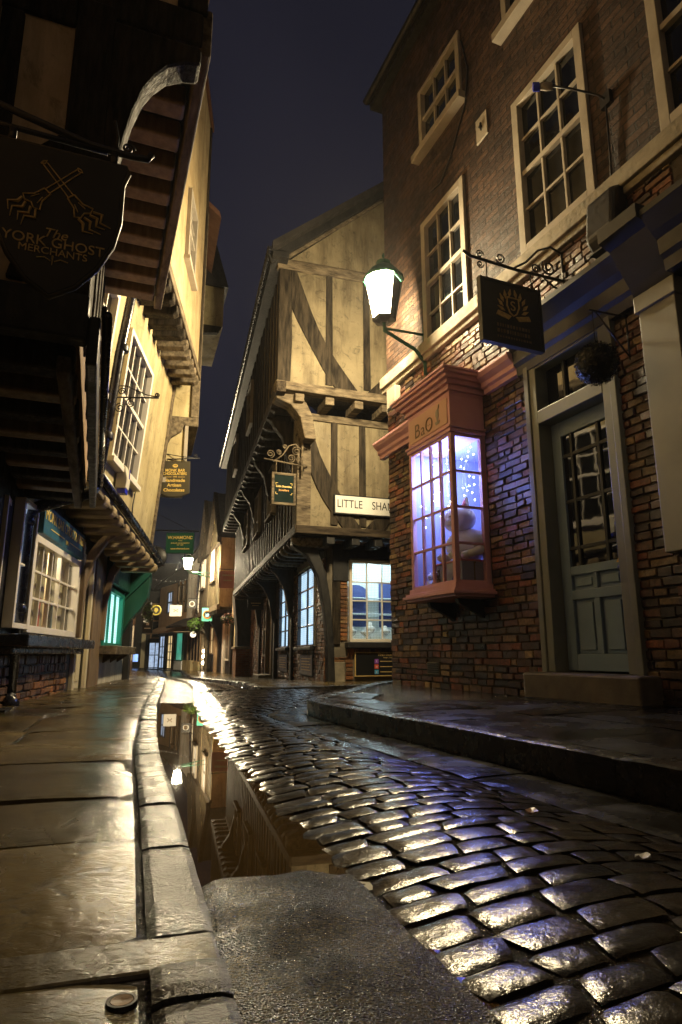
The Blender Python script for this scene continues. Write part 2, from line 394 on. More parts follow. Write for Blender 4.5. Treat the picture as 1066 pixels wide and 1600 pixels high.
def mk_grit():
    t = NT('wet_gritty_concrete')
    c = t.ramp(t.noise(4.0, 6, .7, (1, 1, 1), .5), [(.3, (.016, .013, .008)), (.5, (.06, .048, .027)), (.72, (.13, .105, .06))])
    vc = t.n('ShaderNodeTexVoronoi'); vc.inputs['Scale'].default_value = 250; t.l(t.co(), vc.inputs['Vector'])
    sp = t.n('ShaderNodeSeparateColor'); t.l(vc.outputs['Color'], sp.inputs[0])
    c = t.mul(c, t.ramp(sp.outputs[0], [(.0, (.35, .33, .3)), (.7, (1.0, .95, .85)), (1, (2.6, 2.4, 2.0))]))
    n = t.bump(t.noise(6, 3, .5), .4, .02)
    n = t.bump(t.noise(28, 5, .7), .3, .008, n)
    n = t.bump(vc.outputs['Distance'], 1.0, .005, n)
    return t.set(c, t.rng(t.noise(7, 3), .12, .28), n, 1.0)
MT['grit'] = mk_grit()
def mk_kerb():
    t = NT('worn_kerb_stone')
    c = t.ramp(t.noise(7, 6, .65, (1, 1, 1), .4), [(.3, (.02, .018, .014)), (.7, (.085, .075, .06))])
    c = t.mul(c, t.ramp(t.noise(3.3, 4, .6), [(.40, (.25, .23, .21)), (.58, (1, 1, 1))]))
    c = t.mul(c, t.ramp(t.noise(190, 3, .7), [(.35, (.6, .6, .6)), (.7, (1.4, 1.4, 1.4))]))
    n = t.bump(t.noise(26, 5, .7, (1, 1, 1), .8), .5, .008)
    n = t.bump(t.noise(150, 3, .7), .8, .004, n)
    return t.set(c, t.rng(t.noise(5, 3), .14, .40), n, .6)
MT['kerb'] = mk_kerb()
def mk_water():
    t = NT('brown_puddle_water')
    n = t.bump(t.noise(2.5, 2, .5), .025, .01)
    c = t.ramp(t.noise(2, 3), [(.3, (.05, .03, .009)), (.7, (.09, .056, .02))])
    return t.set(c, .012, n, .5)
MT['water'] = mk_water()

# ------------------------------------------------------------------ the ground
def gz(y):                              # the street falls away gently beyond ten metres
    if y < 10: return 0.0
    if y < 22: return -.33 * (y - 10) / 12
    return -.33 - .005 * (y - 22)
KP = [(1.0, -2.9), (.45, -1.0), (.15, 0), (-.161, .96), (-.357, 1.57), (-.509, 2.04), (-.835, 3.07), (-1.518, 5.52), (-2.8, 10.5), (-3.95, 14.5), (-5.2, 18.5), (-6.7, 23.2), (-8.3, 28), (-12.3, 36), (-18, 44)]
def catmull(P, step=.04):
    out = []
    for i in range(1, len(P) - 2):
        p0, p1, p2, p3 = (Vector(p) for p in P[i - 1:i + 3])
        n = max(2, int((p2 - p1).length / step))
        for k in range(n):
            t = k / n
            out.append(.5 * ((2 * p1) + (p2 - p0) * t + (2 * p0 - 5 * p1 + 4 * p2 - p3) * t * t + (3 * p1 - p0 - 3 * p2 + p3) * t ** 3))
    return out
KC = catmull(KP)
KS = [0.0]
for a, b in zip(KC, KC[1:]): KS.append(KS[-1] + (b - a).length)
i0 = min(range(len(KC)), key=lambda i: abs(KC[i].y))
s_off = KS[i0]; KS = [s - s_off for s in KS]
import bisect
def K(s):
    i = min(max(bisect.bisect(KS, s) - 1, 1), len(KC) - 3)
    f = (s - KS[i]) / (KS[i + 1] - KS[i])
    p = KC[i].lerp(KC[i + 1], f)
    t = (KC[min(i + 3, len(KC) - 1)] - KC[max(i - 3, 0)]).normalized()
    return p, t, Vector((t.y, -t.x))
def KB(s, b):
    p, t, n = K(s); return p + n * b
RK = [(6.3, -10.1), (3.87, -4.48), (1.04, 2.08), (.4, 3.56), (-.16, 4.86), (-.27, 5.2), (-.22, 5.6), (.02, 6.6), (.33, 7.9), (.6, 8.75), (1.3, 9.15), (6.0, 10.8)]
MKP = [(6.0, 12.3), (6.0, 11.2), (1.3, 9.5), (.4, 9.0), (-.2, 8.62), (-.75, 8.3), (-1.0, 8.3), (-1.12, 8.6), (-2.05, 11.7), (-3.1, 15.1), (-4.5, 20), (-5.6, 24), (-7.75, 32), (-10.5, 37), (-16, 43)]
def cross_w(s, cap=3.4):
    p, t, n = K(s); best = cap
    for L in (RK, MKP):
        for a, b in zip(L, L[1:]):
            a = Vector(a); b = Vector(b); d = b - a
            den = n.x * d.y - n.y * d.x
            if abs(den) < 1e-9: continue
            q = a - p
            u = (q.x * d.y - q.y * d.x) / den; v = (q.x * n.y - q.y * n.x) / den
            if 0 <= v <= 1 and .3 < u < best: best = u
    return best

def nz(x, y, z, sc): return mnoise.noise(Vector((x * sc, y * sc, z * sc)))

def road_z(b, w):                       # crown of the carriageway
    if w > 3: w = 1.6
    f = (b - .33) / max(.3, w - .62)
    return .042 * math.sin(math.pi * min(max(f, 0), 1)) if f < 1 else 0
# base sheet to the horizon
g = MB(); n = 60
for i in range(n):
    for j in range(n):
        x0, x1 = -90 + 3 * i, -87 + 3 * i; y0, y1 = -40 + 3 * j, -37 + 3 * j
        g.add([(x0, y0, gz(y0) - .09), (x1, y0, gz(y0) - .09), (x1, y1, gz(y1) - .09), (x0, y1, gz(y1) - .09)], [(0, 1, 2, 3)])
tag(g.build('ground', MT['joint'], recalc=False), kind='structure')
# bed between the setts
g = MB(); ss = [-1.2 + .1 * i for i in range(470)]
rows = []
for s in ss:
    w = cross_w(s); r = []
    for k in range(13):
        b = .28 + (w + .05 - .28) * k / 12
        q = KB(s, b); z = gz(q.y) + road_z(b, w) - .0075 + .0025 * nz(q.x, q.y, 3, 7)
        r.append((q.x, q.y, z))
    rows.append(r)
vs = [v for r in rows for v in r]
g.add(vs, [(i * 13 + k, i * 13 + k + 1, (i + 1) * 13 + k + 1, (i + 1) * 13 + k) for i in range(len(rows) - 1) for k in range(12)])
tag(g.build('road_bed', MT['joint'], smooth=True), kind='structure')
# setts, each a little worn dome
def skirt(g, vv, N1, N2, d, m=0):
    ring = [j for j in range(N2)] + [i * N2 + N2 - 1 for i in range(1, N1)] + [(N1 - 1) * N2 + j for j in range(N2 - 2, -1, -1)] + [i * N2 for i in range(N1 - 2, 0, -1)]
    k = len(ring)
    g.add([vv[i] for i in ring] + [(vv[i][0], vv[i][1], vv[i][2] - d) for i in ring], [(a, (a + 1) % k, k + (a + 1) % k, k + a) for a in range(k)], m)
g = MB(); s = .05; rs = random.Random(3)
while s < 42:
    w = cross_w(s); p, t, nn = K(s)
    far = s > 7; vfar = s > 16
    pitch = rs.uniform(.076, .102) * (1.0 if s < 12 else 1.7)
    bmax = w - (.30 if p.y < 5 else .05)
    b = .33 + rs.uniform(-.03, .02) - (.0 if s > 1.4 else -.01)
    rowtilt = rs.uniform(-.12, .12); pitch0 = pitch
    while b < bmax - .05:
        ln = min(rs.choice([rs.uniform(.10, .15), rs.uniform(.13, .20)]) * (1 if s < 12 else 1.4), bmax - b)
        if bmax - (b + ln) < .07: ln = bmax - b
        N1, N2 = (9, 7) if s < 3.6 else ((6, 5) if not far else ((4, 4) if not vfar else (3, 3)))
        tilt_b = rs.uniform(-.018, .018); tilt_s = rs.uniform(-.022, .022); dz = rs.uniform(-.0005, .0045)
        e0, e1 = rs.uniform(-.012, .012), rs.uniform(-.012, .012)
        dome = rs.uniform(.0035, .007)
        cut = [rs.uniform(.0, .014) for _ in range(4)]
        seed = rs.uniform(0, 99)
        vv = []
        for i in range(N1):
            for j in range(N2):
                u = -1 + 2 * i / (N1 - 1); v = -1 + 2 * j / (N2 - 1)
                # rounded-rectangle outline
                uu = u * (1 - .05 * v ** 4 * abs(u)); vw = v * (1 - .05 * u ** 4 * abs(v))
                bb = b + .006 + (ln - .012) * (uu + 1) / 2 + (e0 * v if u < 0 else e1 * v) * abs(u)
                sx = s + .005 + (pitch - .010) * (vw + 1) / 2 + rowtilt * (bb - .9) * .12
                q = KB(sx, bb)
                edge = max(abs(u), abs(v))
                z = gz(q.y) + road_z(bb, w) + dz + tilt_b * ln * u / 2 + tilt_s * pitch * v / 2
                z += -dome * (.2 * (u * u + v * v) + .75 * (abs(u) ** 10 + abs(v) ** 8)) * .6 + .0022 * nz(bb + seed, sx, 1, 17)
                vv.append((q.x, q.y, z))
        g.add(vv, [(i * N2 + j, (i + 1) * N2 + j, (i + 1) * N2 + j + 1, i * N2 + j + 1) for i in range(N1 - 1) for j in range(N2 - 1)])
        if not vfar: skirt(g, vv, N1, N2, .04)
        b += ln
    s += pitch
tag(g.build('cobbled_road', MT['sett'], smooth=True), kind='structure')
# left gutter: a raised gritty slab near us, sunken slabs under the water beyond
g = MB()
def strip(g, s0, s1, b0, b1, zf, m=0, ds=.03, nb=10):
    k = max(2, int((s1 - s0) / ds)); vs = []
    for i in range(k + 1):
        s = s0 + (s1 - s0) * i / k
        for j in range(nb + 1):
            b = b0 + (b1 - b0) * j / nb
            q = KB(s, b); vs.append((q.x, q.y, gz(q.y) + zf(s, b)))
    g.add(vs, [(i * (nb + 1) + j, i * (nb + 1) + j + 1, (i + 1) * (nb + 1) + j + 1, (i + 1) * (nb + 1) + j) for i in range(k) for j in range(nb)], m)
def near_z(s, b):
    f = (b - .0) / .34
    edge = min((1.56 - s) / .10, 1)
    return .006 + .018 * math.sin(math.pi * min(max(f * .85 + .12, 0), 1)) - .03 * max(0, 1 - edge + .25 * nz(s, b, 0, 14)) ** 2 - .022 * max(0, 1 - b / .07) ** 2 * (1 if s > 1.25 else .2) + .004 * nz(s, b, 0, 9)
strip(g, -1.2, 1.56, -.03, .345, near_z, ds=.02, nb=18)
strip(g, 1.57, 2.72, -.03, .35, lambda s, b: -.018 + .004 * nz(s, b, 0, 4), nb=12)
strip(g, 2.73, 7.4, -.03, .36, lambda s, b: -.02 + .03 * max(0, (s - 5.8) / 1.6) + .006 * nz(s, b, 0, 3), nb=8)
strip(g, 7.41, 42, -.03, .36, lambda s, b: .006 + .006 * nz(s, b, 0, 3), ds=.3, nb=4)
tag(g.build('gutter', MT['grit'], smooth=True), kind='structure')
g = MB()
strip(g, 1.40, 7.1, -.02, .40, lambda s, b: -.0005 - gz(KB(s, b).y), ds=.2, nb=3)
tag(g.build('puddle', MT['water']), kind='structure')
g = MB()
strip(g, .66, 1.12, .335, .372, lambda s, b: .002 + .004 * nz(s, b, 2, 30), ds=.05, nb=3)
tag(g.build('puddle', MT['water']), kind='structure')
# right-hand gutter of long flags against the far kerb
g = MB(); rs = random.Random(5)
def poly_walk(P, s):
    for a, b in zip(P, P[1:]):
        a = Vector(a); b = Vector(b); L = (b - a).length
        if s <= L: return a + (b - a) * (s / L), (b - a).normalized()
        s -= L
    return Vector(P[-1]), (Vector(P[-1]) - Vector(P[-2])).normalized()
def stone_row(g, P, s0, s1, lens, o0, o1, z0, z1, rs, m=0, nb=5, gap=.004, side=1, wob=.004, top=None, round_=.008):
    """kerb / gutter stones along polyline P; o0..o1 is the offset to the left of travel"""
    s = s0
    while s < s1:
        L = rs.uniform(*lens); e = min(s + L - gap, s1); na = max(4, int((e - s) / .06)); dz = rs.uniform(-wob, wob); sd = rs.uniform(0, 50); tl = rs.uniform(-.02, .02)
        vs = []
        for i in range(na + 1):
            p, t = poly_walk(P, s + (e - s) * i / na); nrm = Vector((-t.y, t.x)) * side
            for j in range(nb + 1):
                f = j / nb; q = p + nrm * (o0 + (o1 - o0) * f)
                u = 2 * i / na - 1; v = 2 * f - 1
                zt = (z1 if top is None else top(q.x, q.y)) + gz(q.y) + dz + tl * v * .02 - round_ * (abs(u) ** 10 + abs(v) ** 6) * .6 + .003 * nz(q.x + sd, q.y, 0, 14)
                vs.append((q.x, q.y, zt))
        top_f = [(i * (nb + 1) + j, i * (nb + 1) + j + 1, (i + 1) * (nb + 1) + j + 1, (i + 1) * (nb + 1) + j) for i in range(na) for j in range(nb)]
        nv = len(vs)
        ring = [j for j in range(nb + 1)] + [i * (nb + 1) + nb for i in range(1, na + 1)] + [na * (nb + 1) + j for j in range(nb - 1, -1, -1)] + [i * (nb + 1) for i in range(na - 1, 0, -1)]
        lo = [(vs[i][0], vs[i][1], z0 + gz(vs[i][1])) for i in ring]
        fs = top_f + [(ring[k], ring[(k + 1) % len(ring)], nv + (k + 1) % len(ring), nv + k) for k in range(len(ring))]
        g.add(vs + lo, fs, m)
        s = e + gap
stone_row(g, RK, 6.2, 17.2, (.5, .8), .015, .30, -.06, .012, rs, nb=6, side=1)
tag(g.build('gutter', MT['flagdark'], smooth=False), kind='structure')

# left pavement: flags the full width of the footway, kerb of narrow worn stones, an iron drain strip across
def left_edge(s):                       # how far the flags reach (under the house fronts)
    return -2.6
g = MB(); rs = random.Random(11)
bounds = [-1.1, -.4, .2, .60, .99, 1.075, 1.60, 2.07, 2.75, 3.25, 3.75, 4.4, 4.8, 5.3, 5.8]
while bounds[-1] < 40: bounds.append(bounds[-1] + rs.uniform(.45, .75))
PZ = .09
def flag(g, s0, s1, b0, b1, z, rs, res=.06, m=0, gp=.006):
    na = max(2, min(12, int((s1 - s0) / res))); nb = max(2, min(16, int((b1 - b0) / res)))
    sd = rs.uniform(0, 60); t1 = rs.uniform(-.006, .006); t2 = rs.uniform(-.004, .004); dz = rs.uniform(-.003, .003); sk = rs.uniform(-.02, .02)
    vs = []
    for i in range(na + 1):
        for j in range(nb + 1):
            u = 2 * i / na - 1; v = 2 * j / nb - 1
            s = s0 + gp + (s1 - s0 - 2 * gp) * i / na + sk * v; b = b0 + gp + (b1 - b0 - 2 * gp) * j / nb
            q = KB(s, b); e = max(abs(u), abs(v))
            zz = gz(q.y) + z + dz + t1 * u + t2 * v + .0055 * nz(q.x, q.y, sd, 2.6) + .002 * nz(q.x, q.y, sd, 9) - .008 * (u ** 12 + v ** 12)
            vs.append((q.x, q.y, zz))
    g.add(vs, [(i * (nb + 1) + j, i * (nb + 1) + j + 1, (i + 1) * (nb + 1) + j + 1, (i + 1) * (nb + 1) + j) for i in range(na) for j in range(nb)], m)
    skirt(g, vs, na + 1, nb + 1, .03, m)
for a, b in zip(bounds, bounds[1:]):
    if abs(a - .99) < .01: continue
    if a < 2.0: cuts = [-2.6, rs.uniform(-1.3, -.95), -.10]
    elif rs.random() < .4: cuts = [-2.6, rs.uniform(-1.5, -1.2), rs.uniform(-.95, -.75), -.10]
    else: cuts = [-2.6, rs.uniform(-1.5, -1.1), rs.uniform(-.8, -.55), -.10]
    for c0, c1 in zip(cuts, cuts[1:]): flag(g, a, b, c0, c1, PZ, rs, .06 if a < 4 else .12)
strip(g, -1.2, 41, -2.7, -.02, lambda s, b: PZ - .013 + .004 * nz(s, b, 1, 12), m=1, ds=.2, nb=12)
# flags on down under the house fronts
tag(g.build('pavement', [MT['flag'], MT['joint']], smooth=True), kind='structure')
g = MB()
KPOLY = [tuple(v) for v in KC[::6]]
off = KS[0]
for a, b in ((-.62, .98), (1.08, 40)):
    stone_row(g, KPOLY, a - off, b - off, (.42, .62) if a < 0 else (.38, .6), -.0, .092, -.1, PZ + .004, rs, nb=7, side=1, wob=.005)
tag(g.build('kerb', MT['kerb'], smooth=False), kind='structure')
# drain strip across the footway
t = thing('drain_cover', 'narrow wet drain strip laid across the left footway between two flags', 'drain cover', (0, 0, 0))
g = MB()
pa = [(KB(.979, -2.3), KB(1.081, -2.3)), (KB(.979, .0), KB(1.081, .0))]
(a0, a1), (b0, b1) = pa
g.add([(a0.x, a0.y, .086), (a1.x, a1.y, .086), (b1.x, b1.y, .083), (b0.x, b0.y, .083), (a0.x, a0.y, 0), (a1.x, a1.y, 0), (b1.x, b1.y, 0), (b0.x, b0.y, 0)],
      [(0, 1, 2, 3), (0, 4, 5, 1), (1, 5, 6, 2), (2, 6, 7, 3), (3, 7, 4, 0)])
g.build('channel_plate', MT['flag'], t, bevel=.006)
# little stopcock lid
q = KB(.91, -.124)
t = thing('stopcock_cover', 'small round rusty stopcock lid beside the kerb end', 'manhole cover', (q.x, q.y, PZ - .0065))
MB().lathe([(.001, .003), (.0125, .004), (.013, .0)], n=20).build('lid', MT['rust'], t)
MB().lathe([(.0135, -.003), (.0135, .004), (.017, .004), (.018, -.001)], n=22).build('ring', MT['iron'], t)
# iron cellar grating by the down pipe
q = Vector((-2.55, 4.85))
t = thing('cellar_grating', 'iron cellar grating let into the footway near the black downpipe', 'grating', (-2.33, 4.72, PZ + .002), (-.95, -.3))
g = MB(); g.box(0, .62, 0, .03, -.02, .008); g.box(0, .62, .22, .25, -.02, .008); g.box(0, .03, .03, .22, -.02, .008); g.box(.59, .62, .03, .22, -.02, .008)
g.build('frame', MT['iron'], t)
g = MB()
for i in range(13): g.box(.045 + i * .042, .066 + i * .042, .03, .22, -.02, .006)
g.build('grille', MT['iron'], t)

# right pavement (raised) and its deep kerb
def fan(P, z, inner):
    return P
PZR = .125
def zR(x, y): return PZR + .012 * min(1, max(0, (6 - y) / 4)) * 1.0
g = MB(); rs = random.Random(21)
# kerb stones
stone_row(g, RK, 4.5, 29, (.55, 1.0), -.13, .0, -.08, PZR, rs, nb=6, side=1, wob=.003)
tag(g.build('kerb', MT['kerbdark'], smooth=False), kind='structure')
g = MB()
inn = []
Rdir = Vector((.382, -.924)); Rn = Vector((-.924, -.382)); R0 = Vector((.62, 8.09))
ds = 0.0; tot = sum((Vector(b) - Vector(a)).length for a, b in zip(RK, RK[1:]))
s = 4.6
while s < 17.2:
    L = rs.uniform(.55, .95)
    cuts = sorted([.135, rs.uniform(.7, .9), rs.uniform(1.25, 1.5), 2.3]) if s < 15.8 else [.135, .5]
    for c0, c1 in zip(cuts, cuts[1:]):
        vs = []; na, nb = 8, 8; sd = rs.uniform(0, 50); dz = rs.uniform(-.003, .003)
        for i in range(na + 1):
            p, tt = poly_walk(RK, s + .005 + (L - .01) * i / na)
            nrm = Vector((tt.y, -tt.x))
            for j in range(nb + 1):
                u = 2 * i / na - 1; v = 2 * j / nb - 1
                q = p + nrm * (c0 + .005 + (c1 - c0 - .01) * j / nb)
                z = PZR + dz + .004 * nz(q.x, q.y, sd, 2.5) - .005 * (u ** 12 + v ** 12) + .02 * max(0, min(1, (c0 + (c1 - c0) * j / nb - .3) / 1.6)) * max(0, min(1, (7.5 - q.y) / 4))
                vs.append((q.x, q.y, z))
        g.add(vs, [(i * (nb + 1) + j, i * (nb + 1) + j + 1, (i + 1) * (nb + 1) + j + 1, (i + 1) * (nb + 1) + j) for i in range(na) for j in range(nb)])
        skirt(g, vs, na + 1, nb + 1, .02)
    s += L
# body under the flags
core = [(x, y) for x, y in RK[1:9]] + [(1.2, 9.0), (3.6, 8.2), (6.6, .9), (9.3, -5)]
c = Vector((2.0, 4.0))
ins = []
for x, y in core:
    d = (c - Vector((x, y))).normalized(); ins.append((x + d.x * .09, y + d.y * .09))
g.pz(ins, -.05, PZR - .012, 1)
tag(g.build('pavement', [MT['flagdark'], MT['joint']], smooth=True), kind='structure')

# far pavement in front of the timber-framed corner house
g = MB()
poly = [(x, y) for x, y in MKP[1:]]
vs = []; m = 8
back = [(6.0, 13.0), (1.3, 11.4), (.3, 11.2), (0, 11.1), (-.2, 11.0), (-.2, 11), (-.2, 11.2), (-.5, 12), (-1.6, 16.5), (-2.7, 21), (-4.2, 25), (-6.2, 33), (-9.6, 39), (-15, 45)]
for (x, y), (bx, by) in zip(poly, back):
    for j in range(m + 1):
        f = j / m; X = x + (bx - x) * f; Y = y + (by - y) * f
        vs.append((X, Y, gz(Y) + .055 + .004 * nz(X, Y, 0, 2)))
g.add(vs, [(i * (m + 1) + j, i * (m + 1) + j + 1, (i + 1) * (m + 1) + j + 1, (i + 1) * (m + 1) + j) for i in range(len(poly) - 1) for j in range(m)])
tag(g.build('pavement', MT['flag'], smooth=True), kind='structure')
g = MB(); stone_row(g, MKP[1:], .6, 43, (.5, .9), -.0, .13, -.08, .062, rs, nb=4, side=1 if False else -1, wob=.003)
tag(g.build('kerb', MT['kerb'], smooth=False), kind='structure')

# litter and leaves on the wet stones
def leaf_thing(x, y, z, r, mat, label, seed, cat='leaf', name='fallen_leaf'):
    rr = random.Random(seed); g = MB(); k = 9
    pts = [(r * (1 + .25 * rr.uniform(-1, 1)) * math.cos(2 * math.pi * i / k) * 1.25, r * (1 + .25 * rr.uniform(-1, 1)) * math.sin(2 * math.pi * i / k) * .8) for i in range(k)]
    vs = [(a, b, .004 + rr.uniform(0, .006)) for a, b in pts] + [(0, 0, .002)] + [(a, b, .001 + rr.uniform(0, .003)) for a, b in pts] + [(0, 0, 0)]
    g.add(vs, [(i, (i + 1) % k, k) for i in range(k)] + [(k + 1 + i, 2 * k + 1, k + 1 + (i + 1) % k) for i in range(k)] + [(i, k + 1 + i, k + 1 + (i + 1) % k, (i + 1) % k) for i in range(k)])
    o = g.build(name, mat); o.location = (x, y, z); o.rotation_euler = (rr.uniform(-.1, .1), rr.uniform(-.1, .1), rr.uniform(0, 6))
    tag(o, label, cat); return o
leaf_thing(.617, 1.43, .062, .016, MT['litter'], 'small pale round leaf lying on the dark setts at the right', 1)
leaf_thing(.50, 1.80, .066, .018, MT['copper'], 'brown wet leaf on the setts near the right gutter', 2)
leaf_thing(1.95, 4.45, PZR + .02, .02, MT['copper'], 'tiny orange leaf on the raised pavement below the door step', 3)
q = KB(4.75, 1.18)
g = MB(); rr = random.Random(4)
vs = [(rr.uniform(-.05, .05), rr.uniform(-.04, .04), rr.uniform(0, .05)) for _ in range(16)]
b_ = bmesh.new(); [b_.verts.new(v) for v in vs]; bmesh.ops.convex_hull(b_, input=b_.verts)
me_ = bpy.data.meshes.new('crumpled_wrapper'); b_.to_mesh(me_); b_.free(); me_.materials.append(MT['litter'])
o = bpy.data.objects.new('crumpled_wrapper', me_); col.objects.link(o); o.location = (q.x, q.y, .02)
tag(o, 'crumpled pale wrapper in the gutter below the far end of the raised kerb', 'litter')

# ------------------------------------------------------------------ helpers for fronts
def wall_holes(mb, x0, x1, z0, z1, holes, y=0.0, depth=.12, m=0, mr=None, fn=None, maxd=.6):
    """a wall sheet facing -y with rectangular holes (x0,x1,z0,z1) and reveals going inward"""
    xs = sorted({x0, x1, *[h[0] for h in holes], *[h[1] for h in holes]})
    zs = sorted({z0, z1, *[h[2] for h in holes], *[h[3] for h in holes]})
    def dens(a):
        o = []
        for p, q in zip(a, a[1:]):
            k = max(1, int((q - p) / maxd)); o += [p + (q - p) * i / k for i in range(k)]
        return o + [a[-1]]
    xs = dens(xs); zs = dens(zs); f = fn or (lambda x, y, z: (x, y, z))
    for xa, xb in zip(xs, xs[1:]):
        for za, zb in zip(zs, zs[1:]):
            cx, cz = (xa + xb) / 2, (za + zb) / 2
            if any(h[0] < cx < h[1] and h[2] < cz < h[3] for h in holes): continue
            mb.add([f(xa, y, za), f(xb, y, za), f(xb, y, zb), f(xa, y, zb)], [(0, 1, 2, 3)], m)
    for h in holes:
        a, b, c, d = h; r = m if mr is None else mr; Y = y + depth
        for p, q in (((a, c), (a, d)), ((a, d), (b, d)), ((b, d), (b, c)), ((b, c), (a, c))):
            mb.add([f(p[0], y, p[1]), f(q[0], y, q[1]), f(q[0], Y, q[1]), f(p[0], Y, p[1])], [(0, 1, 2, 3)], r)
    return mb

def bricks(mb, x0, x1, z0, z1, holes, rs, y=0.0, bw=.22, bh=.066, jit=.006, prot=.010, m=0, fn=None):
    z = z0
    while z < z1 - .02:
        h = min(bh * rs.uniform(.9, 1.1), z1 - z)
        iv = [(x0, x1)]
        for a, b, c, d in holes:
            if c < z + h * .7 and d > z + h * .3:
                nv = []
                for p, q in iv:
                    if b <= p or a >= q: nv.append((p, q)); continue
                    if a > p: nv.append((p, a))
                    if b < q: nv.append((b, q))
                iv = nv
        for p, q in iv:
            x = p
            while x < q - .03:
                w = rs.choice([bw * rs.uniform(.85, 1.1), bw * .5 * rs.uniform(.85, 1.15), bw * rs.uniform(.6, 1.0)])
                e = min(x + w, q)
                if q - e < .05: e = q
                gp = rs.uniform(.004, .008); pr = rs.uniform(-.6, 1) * prot; c = rs.uniform(.003, .006)
                J = lambda: rs.uniform(-jit, jit)
                o = [(x + gp + J() * .4, z + gp + J()), (e - gp + J() * .4, z + gp + J()), (e - gp + J() * .4, z + h - gp + J()), (x + gp + J() * .4, z + h - gp + J())]
                cxm = (x + e) / 2; czm = z + h / 2
                i_ = [(a + (c if a < cxm else -c), b + (c if b < czm else -c)) for a, b in o]
                tl = rs.uniform(-.004, .004)
                vs = [(a, y + .02, b) for a, b in o] + [(a, y - pr + .004, b) for a, b in o] + [(a, y - pr - .003 + (tl if k in (0, 3) else -tl), b) for k, (a, b) in enumerate(i_)]
                if fn: vs = [fn(*v) for v in vs]
                mb.add(vs, [(0, 1, 5, 4), (1, 2, 6, 5), (2, 3, 7, 6), (3, 0, 4, 7), (4, 5, 9, 8), (5, 6, 10, 9), (6, 7, 11, 10), (7, 4, 8, 11), (8, 9, 10, 11)], m)
                x = e
        z += h
    return mb

def window(parent, x0, x1, z0, z1, y, cols, rows, mf, mg, fw=.06, mw=.022, sash=True, sill=None, name='window', loc=None, rot=0, glass_y=.035, fn=None, proud=.03, curtain=None, label=None, inset=0.0):
    """frame with glazing bars as one mesh; the glass and the sill are its children"""
    f = MB()
    f.box(x0, x0 + fw, y - proud, y + .05, z0, z1); f.box(x1 - fw, x1, y - proud, y + .05, z0, z1)
    f.box(x0 + fw, x1 - fw, y - proud, y + .05, z1 - fw, z1); f.box(x0 + fw, x1 - fw, y - proud, y + .05, z0, z0 + fw)
    xa, xb, za, zb = x0 + fw, x1 - fw, z0 + fw, z1 - fw
    zm = (za + zb) / 2
    for i in range(1, cols):
        x = xa + (xb - xa) * i / cols
        f.box(x - mw / 2, x + mw / 2, y + .002, y + .04, za, zb)
    for j in range(1, rows):
        z = za + (zb - za) * j / rows
        mid = sash and rows % 2 == 0 and j == rows // 2
        if mid: f.box(xa, xb, y - .012, y + .045, z - mw, z + mw)
        else: f.box(xa, xb, y + .0045, y + .038, z - mw / 2, z + mw / 2)
    if fn: f.warp(fn)
    o = f.build(name, mf, parent, loc, rot, bevel=.004, label=label)
    g = MB(); g.box(xa - .01, xb + .01, y + glass_y, y + glass_y + .006, za - .01, zb + .01)
    if fn: g.warp(fn)
    g.build('pane', mg, o)
    if sill:
        s = MB(); s.box(x0 - sill[0], x1 + sill[0], y - sill[1], y + .04, z0 - sill[2], z0 - .002)
        if fn: s.warp(fn)
        s.build('sill', sill[3], o, bevel=.006)
    if curtain:
        c = MB(); n = 40
        vs = []
        for i in range(n + 1):
            x = xa + (xb - xa) * i / n
            vs += [(x, y + .10 + .02 * math.sin(i * 1.9), za), (x, y + .10 + .02 * math.sin(i * 1.9 + .4), zb)]
        c.add(vs, [(2 * i, 2 * i + 2, 2 * i + 3, 2 * i + 1) for i in range(n)])
        if fn: c.warp(fn)
        c.build('curtain', curtain, o, smooth=True)
    return o

def spiral(c, r0, turns, a0=0.0, n=26, plane='xz', d=1):
    out = []
    for i in range(n):
        f = i / (n - 1); r = r0 * (1 - .82 * f); a = a0 + d * turns * 2 * math.pi * f
        out.append((c[0] + r * math.cos(a), c[1], c[2] + r * math.sin(a)))
    return out

# ------------------------------------------------------------------ the brick house on the right
RO = (.62, 8.09); RX = (.382, -.924)
hs = thing('brick_house', 'tall dark brick house on the right with white sash windows and a pink bay shopfront', 'house', RO, RX)
rs = random.Random(2)
W1 = [(1.07, 2.02, 3.98, 5.74), (2.91, 3.86, 4.13, 5.84), (4.50, 5.45, 4.14, 5.84), (6.2, 7.15, 4.14, 5.84)]
W2 = [(1.10, 2.06, 6.76, 7.70), (2.86, 3.80, 6.82, 7.75), (4.5, 5.45, 6.82, 7.75)]
DOOR = (2.90, 3.82, .10, 3.04)
BAYH = (1.30, 2.14, 1.10, 2.62)
SHOPW = (4.52, 6.6, .75, 2.95)
w = MB(); wall_holes(w, 0, 10, -.3, 3.90, [DOOR, BAYH, SHOPW], .012, .25)
w.box(-.0, .02, .014, 7, -.3, 8.75); w.add([(0, 7, -.3), (10, 7, -.3), (10, 7, 8.75), (0, 7, 8.75)], [(0, 1, 2, 3)]); w.add([(10, .012, -.3), (10, 7, -.3), (10, 7, 8.75), (10, .012, 8.75)], [(0, 1, 2, 3)])
w.build('wall', MT['mortar'], hs)
b = MB(); bricks(b, .02, 4.52, .10, 3.90, [DOOR, (1.28, 2.16, 1.0, 3.0), (4.18, 4.52, 1.13, 3.6), (.885, 1.165, .25, .39), (2.75, 4.5, 2.98, 3.40)], rs, 0.0, .225, .0665)
bricks(b, 4.18, 4.52, .10, 1.12, [], rs)
b.build('wall', MT['brick'], hs, label='weathered brick courses of the ground floor')
c = MB(); bricks(c, .05, 6.9, .12, 3.9, [], rs, 0.0)
